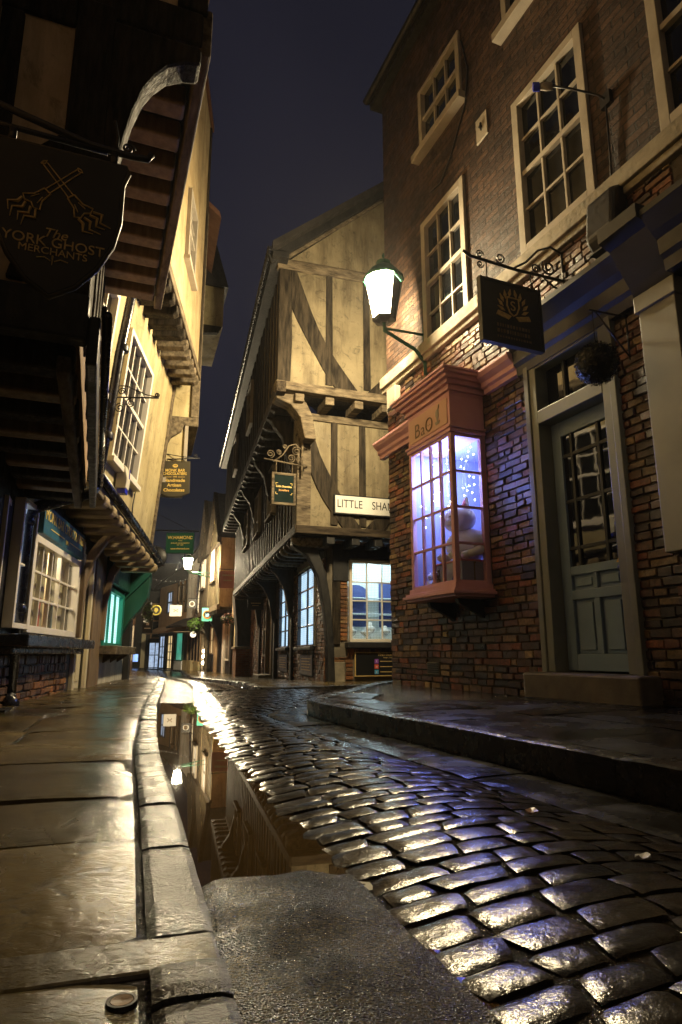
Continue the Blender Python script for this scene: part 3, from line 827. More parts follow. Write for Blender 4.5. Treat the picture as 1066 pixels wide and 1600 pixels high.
# return brickwork round the corner to the lane
c.warp(lambda x, y, z: (-y, x, z)).build('wall', MT['brick'], hs)
u = MB()
wall_holes(u, 0, 10, 4.1, 8.75, W1 + W2, 0, .14)
u.build('wall', MT['brickwall'], hs, label='dark upper brick wall')
u = MB(); u.box(-.07, 10, -.075, .02, 3.965, 4.115); u.box(-.07, 10, -.045, .02, 3.90, 3.965)
u.build('sill_band', MT['stone'], hs, bevel=.01)
for i, (a, bb, cc, d) in enumerate(W1):
    window(hs, a, bb, cc, d, -.005, 3, 4, MT['cream'], MT['glass_dark'], .085, .026)
for i, (a, bb, cc, d) in enumerate(W2):
    window(hs, a, bb, cc, d, -.005, 3, 2, MT['cream'], MT['glass_dark'], .075, .026, sill=(.08, .11, .10, MT['cream']))
g = MB(); 
for (a, bb, cc, d) in W1 + W2: g.box(a, bb, .16, .9, cc, d)
g.build('room', MT['interior'], hs)
# eaves, gutter, roof
e = MB(); e.box(-.22, 10, -.10, .05, 8.62, 8.72); e.box(-.22, -.05, .05, 6.9, 8.62, 8.72)
e.build('eaves_board', MT['timber_black'], hs)
e = MB(); e.px([(-.155 + .055 * math.cos(a), 8.76 + .055 * math.sin(a)) for a in [math.pi + i * math.pi / 8 for i in range(9)]], -.24, 10)
e.build('gutter', MT['iron'], hs)
e = MB(); e.px([(-.12, 8.725), (.1, 8.755), (3.4, 11.6), (3.4, 11.72)], -.24, 10); e.px([(6.9, 8.8), (7.2, 8.8), (3.45, 11.72), (3.45, 11.6)], -.24, 10)
e.build('roof', MT['slate'], hs)
# door step, door case, door
s = MB(); s.box(2.78, 3.98, -.20, .15, .02, .325); s.build('door_step', MT['stone_d'], hs, bevel=.02)
f = MB()
for x0, x1 in ((2.90, 2.985), (3.735, 3.82)): f.box(x0, x1, -.03, .18, .326, 3.04)
f.box(2.985, 3.735, -.028, .18, 2.96, 3.04); f.box(2.985, 3.735, -.032, .17, 2.44, 2.56)
f.box(2.84, 2.90, -.045, .02, .12, 3.06); f.box(3.82, 3.88, -.045, .02, .12, 3.06)
f.build('door_frame', MT['greyframe'], hs, bevel=.006)
tw = MB(); tw.box(2.985, 3.735, .10, .106, 2.56, 2.96)
tf = MB()
for x in (3.22, 3.49): tf.box(x - .012, x + .012, .075, .12, 2.56, 2.96)
o = tf.build('transom_light', MT['darkshop'], hs); tw.build('pane', MT['glass_dark'], o)
dr = MB(); DX0, DX1, DY = 2.99, 3.73, .10
def dbox(x0, x1, z0, z1, y0=DY, y1=DY + .045): dr.box(x0, x1, y0, y1, z0, z1)
dbox(DX0, 3.10, .34, 2.435); dbox(3.62, DX1, .34, 2.435)
dbox(3.10, 3.62, 2.30, 2.435); dbox(3.10, 3.62, 1.10, 1.17); dbox(3.10, 3.62, .90, .975); dbox(3.10, 3.62, .34, .47); dbox(3.33, 3.39, .47, .90); dbox(3.34, 3.38, .975, 1.10)
for x0, x1, z0, z1 in ((3.10, 3.33, .47, .90), (3.39, 3.62, .47, .90), (3.10, 3.34, .975, 1.10), (3.38, 3.62, .975, 1.10)):
    dbox(x0, x1, z0, z1, DY + .028, DY + .04); dbox(x0 + .035, x1 - .035, z0 + .03, z1 - .03, DY + .014, DY + .03)
door = dr.build('door', MT['doorpaint'], hs, bevel=.005)
mb = MB()
for x in (3.10 + .11, 3.62 - .11): mb.box(x - .013, x + .013, DY + .005, DY + .04, 1.17, 2.30)
for z in (1.32, 1.72, 2.12): mb.box(3.10, 3.62, DY + .008, DY + .037, z - .013, z + .013)
mb.build('glazing_bars', MT['signblack'], door)
MB().box(3.10, 3.62, DY + .022, DY + .028, 1.17, 2.30).build('pane', MT['glass_dark'], door)
nm = text('43', hs, 3.655, 1.155, .12, DY - .004, MT['brass'], name='house_number'); nm.parent = door
nm = text('A', hs, 3.70, 1.02, .11, DY - .004, MT['brass'], name='house_number'); nm.parent = door
k = MB(); k.tube([(3.69, DY + .01, 1.09), (3.69, DY - .05, 1.09)], .012, 8); k.ball((3.69, DY - .06, 1.09), .028)
k.build('handle', MT['iron'], door, smooth=True)
MB().box(2.99, 3.73, .6, .62, .3, 3.0).build('room', MT['interior'], hs)
# cornice over the door and the neighbouring shopfront, with console block
cprof = [(.02, 2.98), (-.04, 2.98), (-.05, 3.06), (-.08, 3.09), (-.09, 3.20), (-.14, 3.24), (-.20, 3.31), (-.23, 3.34), (-.23, 3.385), (-.19, 3.40), (.02, 3.42)]
c = MB(); c.px(cprof, 2.76, 4.18); c.px([(y - .14 if y < 0 else y, z) for y, z in cprof], 4.52, 10)
c.px([(.02, 2.98), (-.10, 2.98), (-.14, 3.05), (-.30, 3.30), (-.40, 3.34), (-.40, 3.44), (.02, 3.46)], 4.18, 4.52)
c.build('shop_cornice', MT['darkshop'], hs)
p = MB(); p.box(4.20, 4.50, -.10, .02, 1.12, 2.975); p.box(4.18, 4.52, -.12, .02, 2.85, 2.975)
p.build('shop_pilaster', MT['greyshop'], hs, bevel=.006)
p = MB(); p.box(4.52, 10, -.09, .02, .1, .73); p.box(4.52, 10, -.14, .05, .73, .79)
p.build('stall_riser', MT['darkshop'], hs)
window(hs, 4.53, 6.58, .79, 2.95, .02, 3, 2, MT['darkshop'], MT['glass_dark'], .06, .04, sash=False, name='shop_window')
MB().box(4.55, 6.6, .5, .52, .7, 3).build('room', MT['interior'], hs)
# pink shop cornice along the wall
pprof = [(.02, 3.00), (-.05, 3.00), (-.05, 3.05), (-.08, 3.065), (-.08, 3.11), (-.13, 3.15), (-.15, 3.19), (-.15, 3.215), (.02, 3.235)]
c = MB(); c.px(pprof, -.15, 1.24); c.px(pprof, 2.24, 2.76)
# returns round the bay
def offs(d): return [(1.30 - d, .0), (1.30 - d, -.40 - d), (2.15 + d, -.40 - d), (2.15 + d, .0)]
lay = [(.0, 2.99, 3.03), (.03, 3.03, 3.06), (.02, 3.06, 3.09), (.06, 3.09, 3.13), (.10, 3.13, 3.17), (.135, 3.17, 3.20), (.15, 3.20, 3.225)]
for d, z0, z1 in lay: c.pz(offs(d), z0, z1 + .0)
c.pz(offs(.05), 3.225, 3.26)
c.build('shop_cornice', MT['pink'], hs, bevel=.004)
# ---- the bay window
bay = MB()
bay.pz(offs(.015), 2.60, 2.64); bay.pz(offs(.03), 2.64, 2.665)                       # moulding over the lights
bay.box(1.30, 2.15, -.40, .0, 2.665, 2.99)
for d, z0, z1 in ((.02, 1.07, 1.12), (.05, 1.045, 1.07), (.075, 1.015, 1.045), (.04, .99, 1.015)): bay.pz(offs(d), z0, z1)
for x, y in ((1.30, -.40), (2.10, -.40)): bay.box(x, x + .05, y, y + .05, 1.12, 2.60)
for x in (1.30, 2.10): bay.box(x, x + .05, -.06, .0, 1.12, 2.60)
bay.box(1.35, 2.10, -.395, -.355, 2.565, 2.60); bay.box(1.35, 2.10, -.395, -.355, 1.12, 1.15)
for x in (1.30, 2.10): bay.box(x + .004, x + .046, -.35, -.06, 2.565, 2.60); bay.box(x + .004, x + .046, -.35, -.06, 1.12, 1.15)
for i in range(1, 4):
    x = 1.35 + .75 * i / 4; bay.box(x - .013, x + .013, -.392, -.36, 1.15, 2.565)
for j in range(1, 4):
    z = 1.15 + 1.415 * j / 4; bay.box(1.35, 2.10, -.39, -.362, z - .012, z + .012)
    for x in (1.30, 2.10): bay.box(x + .01, x + .04, -.35, -.06, z - .012, z + .012)
bw = bay.build('bay_window', MT['pink'], hs, bevel=.003, label='pink shop bay window glowing blue violet')
fb = MB(); fb.box(1.34, 2.11, -.408, -.40, 2.70, 2.965); fo = fb.build('fascia_board', MT['pinkboard'], hs, label='pink fascia board lettered Bao')
for ch, x, z, sz in (('B', 1.515, 2.80, .225), ('a', 1.635, 2.785, .20)):
    text(ch, fo, x, z, sz, -.411, MT['timber_brown'], bold=-.002)
ring = MB(); ring.tube([(1.765 + .062 * math.cos(2 * math.pi * i / 20), -.411, 2.80 + .068 * math.sin(2 * math.pi * i / 20)) for i in range(21)], .008, 6)
ring.tube([(1.745, -.411, 2.80), (1.748, -.411, 2.785)], .004, 5); ring.tube([(1.785, -.411, 2.80), (1.782, -.411, 2.785)], .004, 5)
ring.build('lettering', MT['timber_brown'], fo)
ic = MB()
ic.ball((1.93, -.41, 2.87), .034, 0, 12, (1, .12, 1.1)); ic.ball((1.93, -.41, 2.845), .036, 0, 12, (1, .12, .6)); ic.tube([(1.95, -.411, 2.90), (1.97, -.411, 2.945)], .005, 6)
ic.py([(1.905, 2.83), (1.955, 2.83), (1.935, 2.775), (1.925, 2.775)], -.412, -.408); ic.py([(1.88, 2.775), (1.98, 2.775), (1.96, 2.745), (1.90, 2.745)], -.412, -.408)
ic.build('emblem', MT['cream'], fo)
for x in (1.45, 1.98): MB().px([(-.30, .985), (0, .985), (0, .80), (-.05, .84), (-.28, .94)], x - .03, x + .03).build('bay_bracket', MT['timber_black'], hs)
gl = MB(); gl.box(1.35, 2.10, -.374, -.370, 1.15, 2.565)
for x in (1.30, 2.10): gl.box(x + .023, x + .027, -.35, -.06, 1.15, 2.565)
gl.build('pane', MT['glass'], bw)
# bay interior
it = MB()
it.box(1.32, 2.13, -.36, .62, 1.10, 1.118); it.box(1.30, 2.16, .60, .62, 1.1, 2.66); it.box(1.332, 1.346, -.35, -.05, 1.12, 2.6); it.box(1.302, 1.315, -.05, .60, 1.1, 2.66); it.box(2.125, 2.138, -.05, .60, 1.1, 2.66); it.box(1.32, 2.12, -.35, .6, 2.61, 2.617)
it.build('bay_room', MT['lilacwall'], bw)
it = MB(); it.box(1.70, 1.98, .585, .598, 1.75, 2.18); it.build('picture', MT['shopblue'], bw)
# contents of the bay: each its own thing
def wR(x, y, z):
    X = Vector(RX).normalized(); Y = Vector((-X.y, X.x)); p = Vector(RO) + X * x + Y * y
    return (p.x, p.y, z)
t = thing('toy_cat', 'big white plush cat with pink ears lying in the lit pink bay window', 'plush toy', wR(1.86, -.10, 1.36), RX)
b_ = MB(); b_.ball((.0, .04, .17), .21, 0, 20, (1.25, 1.0, .80)); b_.ball((-.13, -.16, .05), .065, 0, 12, (.8, 1.3, .75)); b_.ball((.10, -.17, .05), .065, 0, 12, (.8, 1.3, .75)); b_.build('body', MT['cat'], t, smooth=True)
b_ = MB(); b_.ball((.0, -.05, .43), .165, 0, 20, (1.18, .95, .82)); b_.ball((.0, -.19, .395), .05, 0, 12, (1.3, .6, .8)); b_.build('head', MT['cat'], t, smooth=True)
for sx in (-1, 1):
    xx = sx * .115
    b_ = MB(); b_.lathe([(.062, .0), (.045, .06), (.018, .11), (.001, .125)], (0, 0, 0), 12).warp(lambda x, y, z: (xx + x + sx * z * .25, -.05 + y * .55, .52 + z))
    e_ = b_.build('ear', MT['cat'], t, smooth=True)
    q_ = MB(); q_.lathe([(.040, .0), (.028, .045), (.001, .085)], (0, 0, 0), 10).warp(lambda x, y, z: (xx + x + sx * z * .25, -.072 + y * .4, .53 + z)); q_.build('ear_lining', MT['pinkear'], e_, smooth=True)
b_ = MB()
for xx in (-.075, .075): b_.tube([(xx - .03, -.198, .445), (xx, -.206, .435), (xx + .03, -.198, .445)], .005, 5)
b_.build('eyes', MT['signblack'], t)
b_ = MB(); b_.ball((0, -.222, .41), .013, 0, 8); b_.build('nose', MT['pinkear'], t, smooth=True)
for sx in (-1, 1):
    b_ = MB()
    for k in range(3): b_.tube([(sx * .07, -.19, .395 - k * .014), (sx * .17, -.17, .405 - k * .028)], .002, 4)
    b_.build('whiskers', MT['signblack'], t)
MB().tube([(.20, .06, .12), (.27, -.02, .08), (.26, -.10, .05), (.18, -.15, .04)], [.05, .048, .042, .03], 10).build('tail', MT['cat'], t, smooth=True)
t = thing('display_stand', 'low white display plinth under the white plush cat in the bay', 'plinth', wR(1.86, -.12, 1.118), RX)
MB().box(-.24, .24, -.18, .18, 0, .22).build('block', MT['lilacwall'], t, bevel=.01)
MB().box(-.25, .25, -.19, .19, .22, .238).build('top', MT['pinkear'], t, bevel=.004)
for i, (x, y, mm, lb) in enumerate(((2.02, -.30, 'toyblue', 'blue felt toy with a round head at the right corner of the bay shelf'), (1.50, -.28, 'cat', 'small pale felt toy near the left lights of the bay shelf'), (1.66, -.31, 'timber_brown', 'small brown felt toy in the middle of the bay shelf'))):
    t = thing('felt_toy', lb, 'soft toy', wR(x, y, 1.118), RX, 'little toys on the bay shelf')
    MB().lathe([(.001, 0), (.05, .0), (.055, .04), (.04, .085), (.001, .10)], n=14).build('body', MT[mm], t, smooth=True)
    MB().ball((0, 0, .125), .042, 0, 12).build('head', MT[mm], t, smooth=True)
    for sx in (-1, 1): MB().ball((sx * .028, 0, .165), .014, 0, 8).build('ear', MT[mm], t, smooth=True)
t = thing('wooden_toy_stand', 'little brown wooden frame stand by the side light of the bay', 'wooden stand', wR(2.04, -.16, 1.118), RX)
b_ = MB()
for sx in (-.06, .06): b_.box(sx - .006, sx + .006, -.006, .006, 0, .20)
b_.box(-.08, .08, -.008, .008, .20, .214); b_.box(-.07, .07, -.03, .03, 0, .012); b_.build('frame', MT['timber_brown'], t)
b_ = MB(); b_.box(-.05, .05, -.02, .02, .05, .066); b_.build('seat', MT['timber_black'], t)
t = thing('fairy_lights', 'strings of blue white fairy lights hanging in the bay window', 'fairy lights', wR(0, 0, 0), RX)
rl = random.Random(12); wires = MB(); bpts = []
for i in range(11):
    x = 1.37 + .70 * i / 10 + rl.uniform(-.03, .03); y = rl.choice([-.34, -.32, -.1, .1]); ln = rl.uniform(.45, 1.05)
    pts = [(x + rl.uniform(-.025, .025), y + rl.uniform(-.01, .01), 2.58 - ln * j / 9) for j in range(10)]
    wires.tube(pts, .0015, 4)
    bpts += [p for p in pts[1:] if rl.random() < .75]
wires.build('wire', MT['white'], t)
proto = None
for p in bpts[:95]:
    if proto is None:
        proto = MB().ball((0, 0, 0), .0058, 0, 6).build('bulb', MT['bulb'], t); proto.location = p
    else:
        o = proto.copy(); col.objects.link(o); o.parent = t; o.location = p
# small things fixed to or hanging from the brick house
t = thing('wall_vent', 'clay air brick low in the brick wall under the pink bay', 'vent', wR(1.025, -.004, .32), RX)
g = MB(); g.box(-.13, .13, -.012, .03, -.065, .065); g.build('frame', MT['concrete_r'], t)
g = MB()
for i in range(5): g.box(-.11, .11, -.018, -.012, -.05 + i * .022, -.038 + i * .022)
g.build('grille', MT['signblack'], t)
t = thing('wall_plate', 'cream metal pattress plate on the dark upper brick wall', 'wall plate', wR(2.40, 0, 6.04), RX)
MB().box(-.10, .10, -.02, .0, -.15, .15).build('plate', MT['cream'], t, bevel=.004)
MB().tube([(0, -.02, .0), (0, -.045, 0)], .018, 8).build('bolt', MT['iron'], t)
MB().tube([(-.0, -.03, .05), (.01, -.035, -.05)], .01, 6).build('hook', MT['iron'], t)
t = thing('alarm_box', 'pale box on the brick corner above the pink cornice', 'alarm box', wR(.28, 0, 3.70), RX)
MB().box(-.12, .12, -.09, .0, -.18, .16).build('case', MT['cream'], t, bevel=.012)
MB().box(-.08, .08, -.10, -.09, -.15, -.11).build('lens', MT['signblack'], t)
t = thing('floodlight', 'small blue capped lamp on a thin rod from the wall beside the big sash window', 'wall lamp', wR(4.05, 0, 4.85), RX)
MB().tube([(0, 0, 0), (-.01, -.10, .03), (-.10, -.30, .10), (-.16, -.42, .13)], .009, 7).build('rod', MT['iron'], t, smooth=True)
MB().lathe([(.001, 0), (.035, 0), (.04, .05), (.03, .10), (.001, .10)], n=12).warp(lambda x, y, z: (-.16 - z * .55 + y * .5, -.42 - z * .83 - y * .3, .13 + x + z * .15)).build('head', MT['cream'], t, smooth=True)
MB().lathe([(.001, .10), (.042, .10), (.042, .15), (.001, .15)], n=12).warp(lambda x, y, z: (-.16 - z * .55 + y * .5, -.42 - z * .83 - y * .3, .13 + x + z * .15)).build('cap', MT['bluelens'], t)
MB().box(-.05, .05, -.04, 0, -.06, .06).build('mount', MT['iron'], t)
MB().tube([(0, -.03, -.05), (-.02, -.02, -.5), (-.07, -.02, -1.3)], .008, 6).build('cable', MT['iron'], t, smooth=True)
t = thing('wall_cable', 'thin black cable sagging down the dark brick between the upper sash windows', 'cable', wR(0, 0, 0), RX)
MB().tube([(2.10, -.012, 7.5), (2.2, -.014, 7.0), (2.12, -.014, 6.6), (1.8, -.014, 6.2), (1.55, -.014, 6.0), (1.30, -.014, 6.05)], .010, 6).build('cable', MT['iron'], t, smooth=True)
# bell-shaped dark vent hood above the cornice
t = thing('wall_hood', 'dark metal hood on the brick above the slate cornice', 'vent hood', wR(4.0, 0, 3.75), RX)
MB().px([(0, .28), (-.16, .20), (-.20, -.14), (-.12, -.26), (0, -.26)], -.14, .14).build('case', MT['iron'], t, bevel=.03)
MB().box(-.11, .11, -.19, -.03, -.272, -.26).build('mouth', MT['signblack'], t)

# crest sign on a scrolled bracket
RPX = (.924, .382)
t = thing('crest_sign', 'dark hanging sign with a gold S crest on a scroll bracket above the door', 'hanging sign', wR(3.4, 0, 0), RPX)
b_ = MB(); b_.box(-.86, -.31, -.018, .018, 2.895, 3.405)
bd = b_.build('board', MT['darkshop'], t, bevel=.004)
b_ = MB(); b_.box(-.885, -.86, -.025, .025, 2.87, 3.43); b_.box(-.31, -.285, -.025, .025, 2.87, 3.43); b_.box(-.86, -.31, -.025, .025, 3.405, 3.43); b_.box(-.86, -.31, -.025, .025, 2.87, 2.895)
b_.build('frame', MT['darkshop'], t)
em = MB(); cx, cz = -.575, 3.22
em.tube([(cx + a, -.022, cz + b2) for a, b2 in ((-.055, .075), (.055, .075), (.06, .0), (.035, -.06), (0, -.085), (-.035, -.06), (-.06, .0), (-.055, .075))], .007, 6)
for sx in (-1, 1):
    for k in range(5):
        a = .25 + k * .42; r = .12
        px_, pz_ = cx + sx * (r * math.cos(a - .6)), cz + r * math.sin(a - .6) * .95
        pp = Vector((px_, pz_)); dd = Vector((sx * math.cos(a - .1), math.sin(a - .1) + .35)).normalized(); nn2 = Vector((-dd.y, dd.x)); em.py([tuple(pp - dd * .035), tuple(pp + nn2 * .015), tuple(pp + dd * .045), tuple(pp - nn2 * .015)], -.026, -.019)
    em.py([(cx + sx * .02, cz - .09), (cx + sx * .15, cz - .06), (cx + sx * .17, cz - .10), (cx + sx * .05, cz - .125)], -.026, -.019)
em.build('emblem', MT['goldworn'], bd); text('S', t, cx, cz, .12, -.021, MT['goldworn']).parent = bd
for z, sgl in ((3.035, .045), (2.985, .05), (2.935, .028)):
    b_ = MB(); rr = random.Random(int(z * 1000)); x = -.74
    while x < -.43:
        wd = rr.uniform(.008, .022); b_.box(x, x + wd, -.0205, -.018, z - sgl * .3, z + sgl * .3); x += wd + .012
    b_.build('lettering', MT['timber_brown'], bd)
ir = MB()
ir.tube([(0, 0, 3.60), (-.5, 0, 3.585), (-.95, 0, 3.60), (-1.02, 0, 3.63)], .013, 8)
ir.tube([(0, 0, 3.48), (0, 0, 3.90)], .014, 8)
ir.tube([(0, 0, 3.86), (-.12, 0, 3.90), (-.26, 0, 3.83), (-.40, 0, 3.68), (-.52, 0, 3.60)], .010, 8)
ir.tube(spiral((-.16, 0, 3.69), .075, 1.6, 2.5), .008, 6); ir.tube(spiral((-.66, 0, 3.655), .05, 1.5, 3.6), .007, 6); ir.tube(spiral((-.30, 0, 3.645), .045, 1.5, 0), .007, 6)
ir.tube(spiral((-.86, 0, 3.64), .038, 1.5, 0), .006, 6); ir.tube(spiral((-.86, 0, 3.55), .035, 1.5, 0, d=-1), .006, 6)
ir.tube([(0, 0, 3.50), (-.12, 0, 3.52), (-.22, 0, 3.58)], .009, 6)
for x in (-.80, -.36): ir.tube([(x, 0, 3.59), (x, 0, 3.43)], .006, 6)
ir.build('bracket', MT['iron'], t, smooth=True)
# topiary ball on a triangular bracket
t = thing('topiary_ball', 'dark round box topiary ball hanging from a triangular bracket over the door', 'hanging plant', wR(4.0, 0, 0), RPX)
ir = MB(); ir.tube([(.0, 0, 2.95), (-.36, 0, 2.93)], .008, 6); ir.tube([(0, 0, 2.62), (-.30, 0, 2.925)], .007, 6); ir.tube([(0, 0, 2.60), (0, 0, 2.97)], .009, 6); ir.tube([(-.33, 0, 2.93), (-.33, 0, 2.66)], .004, 6)
ir.build('bracket', MT['iron'], t, smooth=True)
lf = MB(); rl = random.Random(9)
def leaves(mb, c, R, n, size, rl, inner=.75, sc=(1, 1, 1)):
    for _ in range(n):
        d = Vector((rl.gauss(0, 1), rl.gauss(0, 1), rl.gauss(0, 1))).normalized()
        r = R * rl.uniform(inner, 1.03); p = Vector(c) + Vector((d.x * sc[0], d.y * sc[1], d.z * sc[2])) * r
        a = d.orthogonal().normalized(); b2 = d.cross(a); th = rl.uniform(0, 6.28)
        u_ = (a * math.cos(th) + b2 * math.sin(th)); v_ = d.cross(u_); u_ = (u_ + d * rl.uniform(-.6, .9)).normalized()
        s1 = size * rl.uniform(.7, 1.3)
        mb.add([p - u_ * s1, p + v_ * s1 * .5, p + u_ * s1, p - v_ * s1 * .5], [(0, 1, 2, 3)])
leaves(lf, (-.33, 0, 2.51), .155, 2600, .011, rl, .88); lf.ball((-.33, 0, 2.51), .14, 0, 16)
lf.build('foliage', MT['leafdark'], t, recalc=False)

# ------------------------------------------------------------------ street lanterns
def lantern(name_label, loc, X, wallvec, mat, sc=1.0, back=None, group='street lanterns on wall brackets'):
    t = thing('street_lantern', name_label, 'street lamp', loc, X, group)
    n = 6; h0, h1 = -.20 * sc, .16 * sc; r0, r1 = .095 * sc, .155 * sc
    gm, bp = MB(), MB(); wv = Vector((wallvec[0], wallvec[1])) if back else None
    for j in range(n):
        a, b3 = 2 * math.pi * j / n, 2 * math.pi * (j + 1) / n; mid = Vector((math.cos((a + b3) / 2), math.sin((a + b3) / 2)))
        q = [(r0 * math.cos(a), r0 * math.sin(a), h0), (r0 * math.cos(b3), r0 * math.sin(b3), h0), (r1 * math.cos(b3), r1 * math.sin(b3), h1), (r1 * math.cos(a), r1 * math.sin(a), h1)]
        (bp if back and mid.dot(Vector(back)) > .45 else gm).add(q, [(0, 1, 2, 3)])
    gm.build('lantern_glass', mat, t)
    if bp.V: bp.build('light_shield', MT['iron'], t)  # opaque panes added to keep the lamp's glare off the house wall
    f = MB()
    for j in range(n):
        a = 2 * math.pi * j / n; f.tube([(r0 * 1.04 * math.cos(a), r0 * 1.04 * math.sin(a), h0), (r1 * 1.04 * math.cos(a), r1 * 1.04 * math.sin(a), h1)], .008 * sc, 5)
    f.lathe([(r0 * .5, h0 - .05 * sc), (r0 * 1.1, h0 - .03 * sc), (r0 * 1.12, h0 - .002)], n=n)
    f.build('frame', MT['iron'], t)
    MB().lathe([(r1 * 1.15, h1 + .002), (r1 * 1.2, h1 + .02 * sc), (r1 * .75, h1 + .11 * sc), (r1 * .4, h1 + .15 * sc), (r1 * .42, h1 + .19 * sc), (.012, h1 + .23 * sc), (.02, h1 + .26 * sc), (.001, h1 + .29 * sc)], n=12).build('cap', MT['signgreen'], t, smooth=False)
    b2 = MB(); wx, wy, wz = wallvec
    b2.tube([(0, 0, h0 - .04 * sc), (0, 0, h0 - .12 * sc), (wx * .35, wy * .35, h0 - .19 * sc), (wx * .75, wy * .75, h0 - .27 * sc + wz * .2), (wx, wy, h0 - .40 * sc)], .017 * sc, 8)
    b2.tube([(0, 0, h0 - .10 * sc), (wx * .6, wy * .6, h0 - .11 * sc), (wx, wy, h0 - .12 * sc)], .012 * sc, 8)
    b2.tube([(wx, wy, h0 - .50 * sc), (wx, wy, h0 - .02 * sc)], .022 * sc, 8)
    b2.build('bracket', MT['signgreen'], t, smooth=True)
    return t
lantern('glowing street lantern on a green bracket at the corner of the dark brick house', (.519, 7.0, 4.68), (1, 0), (.50, .12, 0), MT['lamp'], 1.36, (.924, .382))
lantern('small glowing lantern far down the street beside the white gable', (-6.13, 25.5, 4.02), (1, 0), (1.3, .5, 0), MT['lamp2'], 1.15)

# ------------------------------------------------------------------ the timber-framed corner house
MO = (-.27, 10.6); MX = (.945, .325)
ch = thing('corner_house', 'jettied timber framed corner house with cream plaster and a lit jeweller window', 'house', MO, MX)
ROT = math.atan2(-.97, .244) - math.atan2(.325, .945)     # the street side of the same house
D1, D2 = -.5, -.95
def beam(poly, y0, y1, name, mat='timber', bev=.012, parent=ch, loc=None, rot=0, jit=.0):
    return MB().py(poly, y0, y1).build(name, MT[mat], parent, loc, rot, bevel=bev)
def curve_poly(c0, c1, w, bow=0.0, n=8):
    """a bowed timber from c0 to c1 (x,z) of width w"""
    a = Vector(c0); b2 = Vector(c1); d = (b2 - a).normalized(); nn = Vector((-d.y, d.x)); L = []; Rr = []
    for i in range(n + 1):
        f = i / n; p = a.lerp(b2, f) + nn * bow * 4 * f * (1 - f)
        ww = w * (1 + .08 * math.sin(f * 9 + c0[0] * 7))
        L.append(tuple(p + nn * ww / 2)); Rr.append(tuple(p - nn * ww / 2))
    return L + Rr[::-1]
# plaster skins
GX = 2.0; XR = 3.6; XL2, XL1 = -1.10, -.63
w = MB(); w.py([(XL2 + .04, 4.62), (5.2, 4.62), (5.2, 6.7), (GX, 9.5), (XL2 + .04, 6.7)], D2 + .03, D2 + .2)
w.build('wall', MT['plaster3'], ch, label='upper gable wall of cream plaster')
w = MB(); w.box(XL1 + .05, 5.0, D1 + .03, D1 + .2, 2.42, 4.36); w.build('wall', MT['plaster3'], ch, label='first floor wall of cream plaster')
# gable timbers
beam([(-1.13, 6.62), (5.2, 6.84), (5.2, 6.99), (-1.15, 6.80)], D2 - .02, D2 + .10, 'tie_beam', 'timber_pale')
beam([(-1.10, 4.66), (-.89, 4.66), (-.87, 5.4), (-.90, 6.62), (-1.10, 6.62)], D2 - .015, D2 + .12, 'corner_post', 'timber')
beam(curve_poly((-.98, 6.72), (.12, 4.58), .29, -.13), D2 - .005, D2 + .10, 'brace', 'timber')
beam(curve_poly((1.62, 6.6), (.54, 4.58), .27, .17), D2 - .005, D2 + .10, 'brace', 'timber')
for x, z0 in ((-.24, 4.7), (.42, 4.7), (1.15, 4.7), (1.95, 4.7), (2.7, 4.7)):
    beam([(x - .06, z0), (x + .065, z0), (x + .05, 6.68), (x - .055, 6.68)], D2 + .004, D2 + .10, 'stud', 'timber', .006)
beam([(1.95 - .07, 6.9), (2.07, 6.9), (2.06, 9.3), (1.94, 9.3)], D2 + .002, D2 + .10, 'king_post', 'timber')
beam([(-1.12, 4.52), (5.2, 4.46), (5.2, 4.63), (-1.12, 4.66)], D2 - .03, D2 + .16, 'bressumer', 'timber_pale')
# barge boards of the roof
sl = (9.55 - 6.74) / (GX + 1.2)
beam([(-1.25, 6.62), (GX, 9.50), (GX, 9.74), (-1.33, 6.80)], D2 - .10, D2 - .03, 'barge_board', 'timber_black')
beam([(GX, 9.50), (5.3, 6.62), (5.35, 6.80), (GX, 9.74)], D2 - .10, D2 - .03, 'barge_board', 'timber_black')
beam([(-.98, 6.80), (GX, 9.42), (GX, 9.49), (-1.16, 6.72)], D2 - .03, D2 + .03, 'barge_board', 'timber_pale')
# joists of the upper jetty (front)
for i, x in enumerate((-.72, -.22, .28, .76, 1.26, 1.8, 2.3, 2.8)):
    MB().box(x - .075, x + .075, D2 + .02, D1 + .05, 4.37, 4.50).build('joist', MT['timber_pale'], ch, bevel=.012)
MB().box(XL1 - .3, 5, D2 + .16, D1 + .1, 4.52, 4.60).build('jetty_floor', MT['timber_black'], ch)
MB().box(XL1 + .0, 5, D1 - .01, D1 + .12, 4.24, 4.36).build('wall_plate', MT['timber_pale'], ch, bevel=.012)
# first-floor timbers
beam([(-.635, 2.42), (-.405, 2.42), (-.40, 3.4), (-.41, 4.0), (-.43, 4.36), (-.64, 4.36)], D1 - .015, D1 + .2, 'corner_post', 'timber_pale')
beam(curve_poly((-.52, 4.06), (.36, 2.40), .29, -.10), D1 - .004, D1 + .1, 'brace', 'timber')
beam(curve_poly((1.5, 4.05), (.66, 2.40), .27, .12), D1 - .004, D1 + .1, 'brace', 'timber')
for x in (.0, .50, 1.05, 1.7, 2.4): beam([(x - .06, 2.5), (x + .06, 2.5), (x + .055, 4.25), (x - .055, 4.25)], D1 + .004, D1 + .1, 'stud', 'timber', .006)
beam([(-.64, 2.33), (5, 2.33), (5, 2.47), (-.64, 2.46)], D1 - .03, D1 + .16, 'bressumer', 'timber_h')
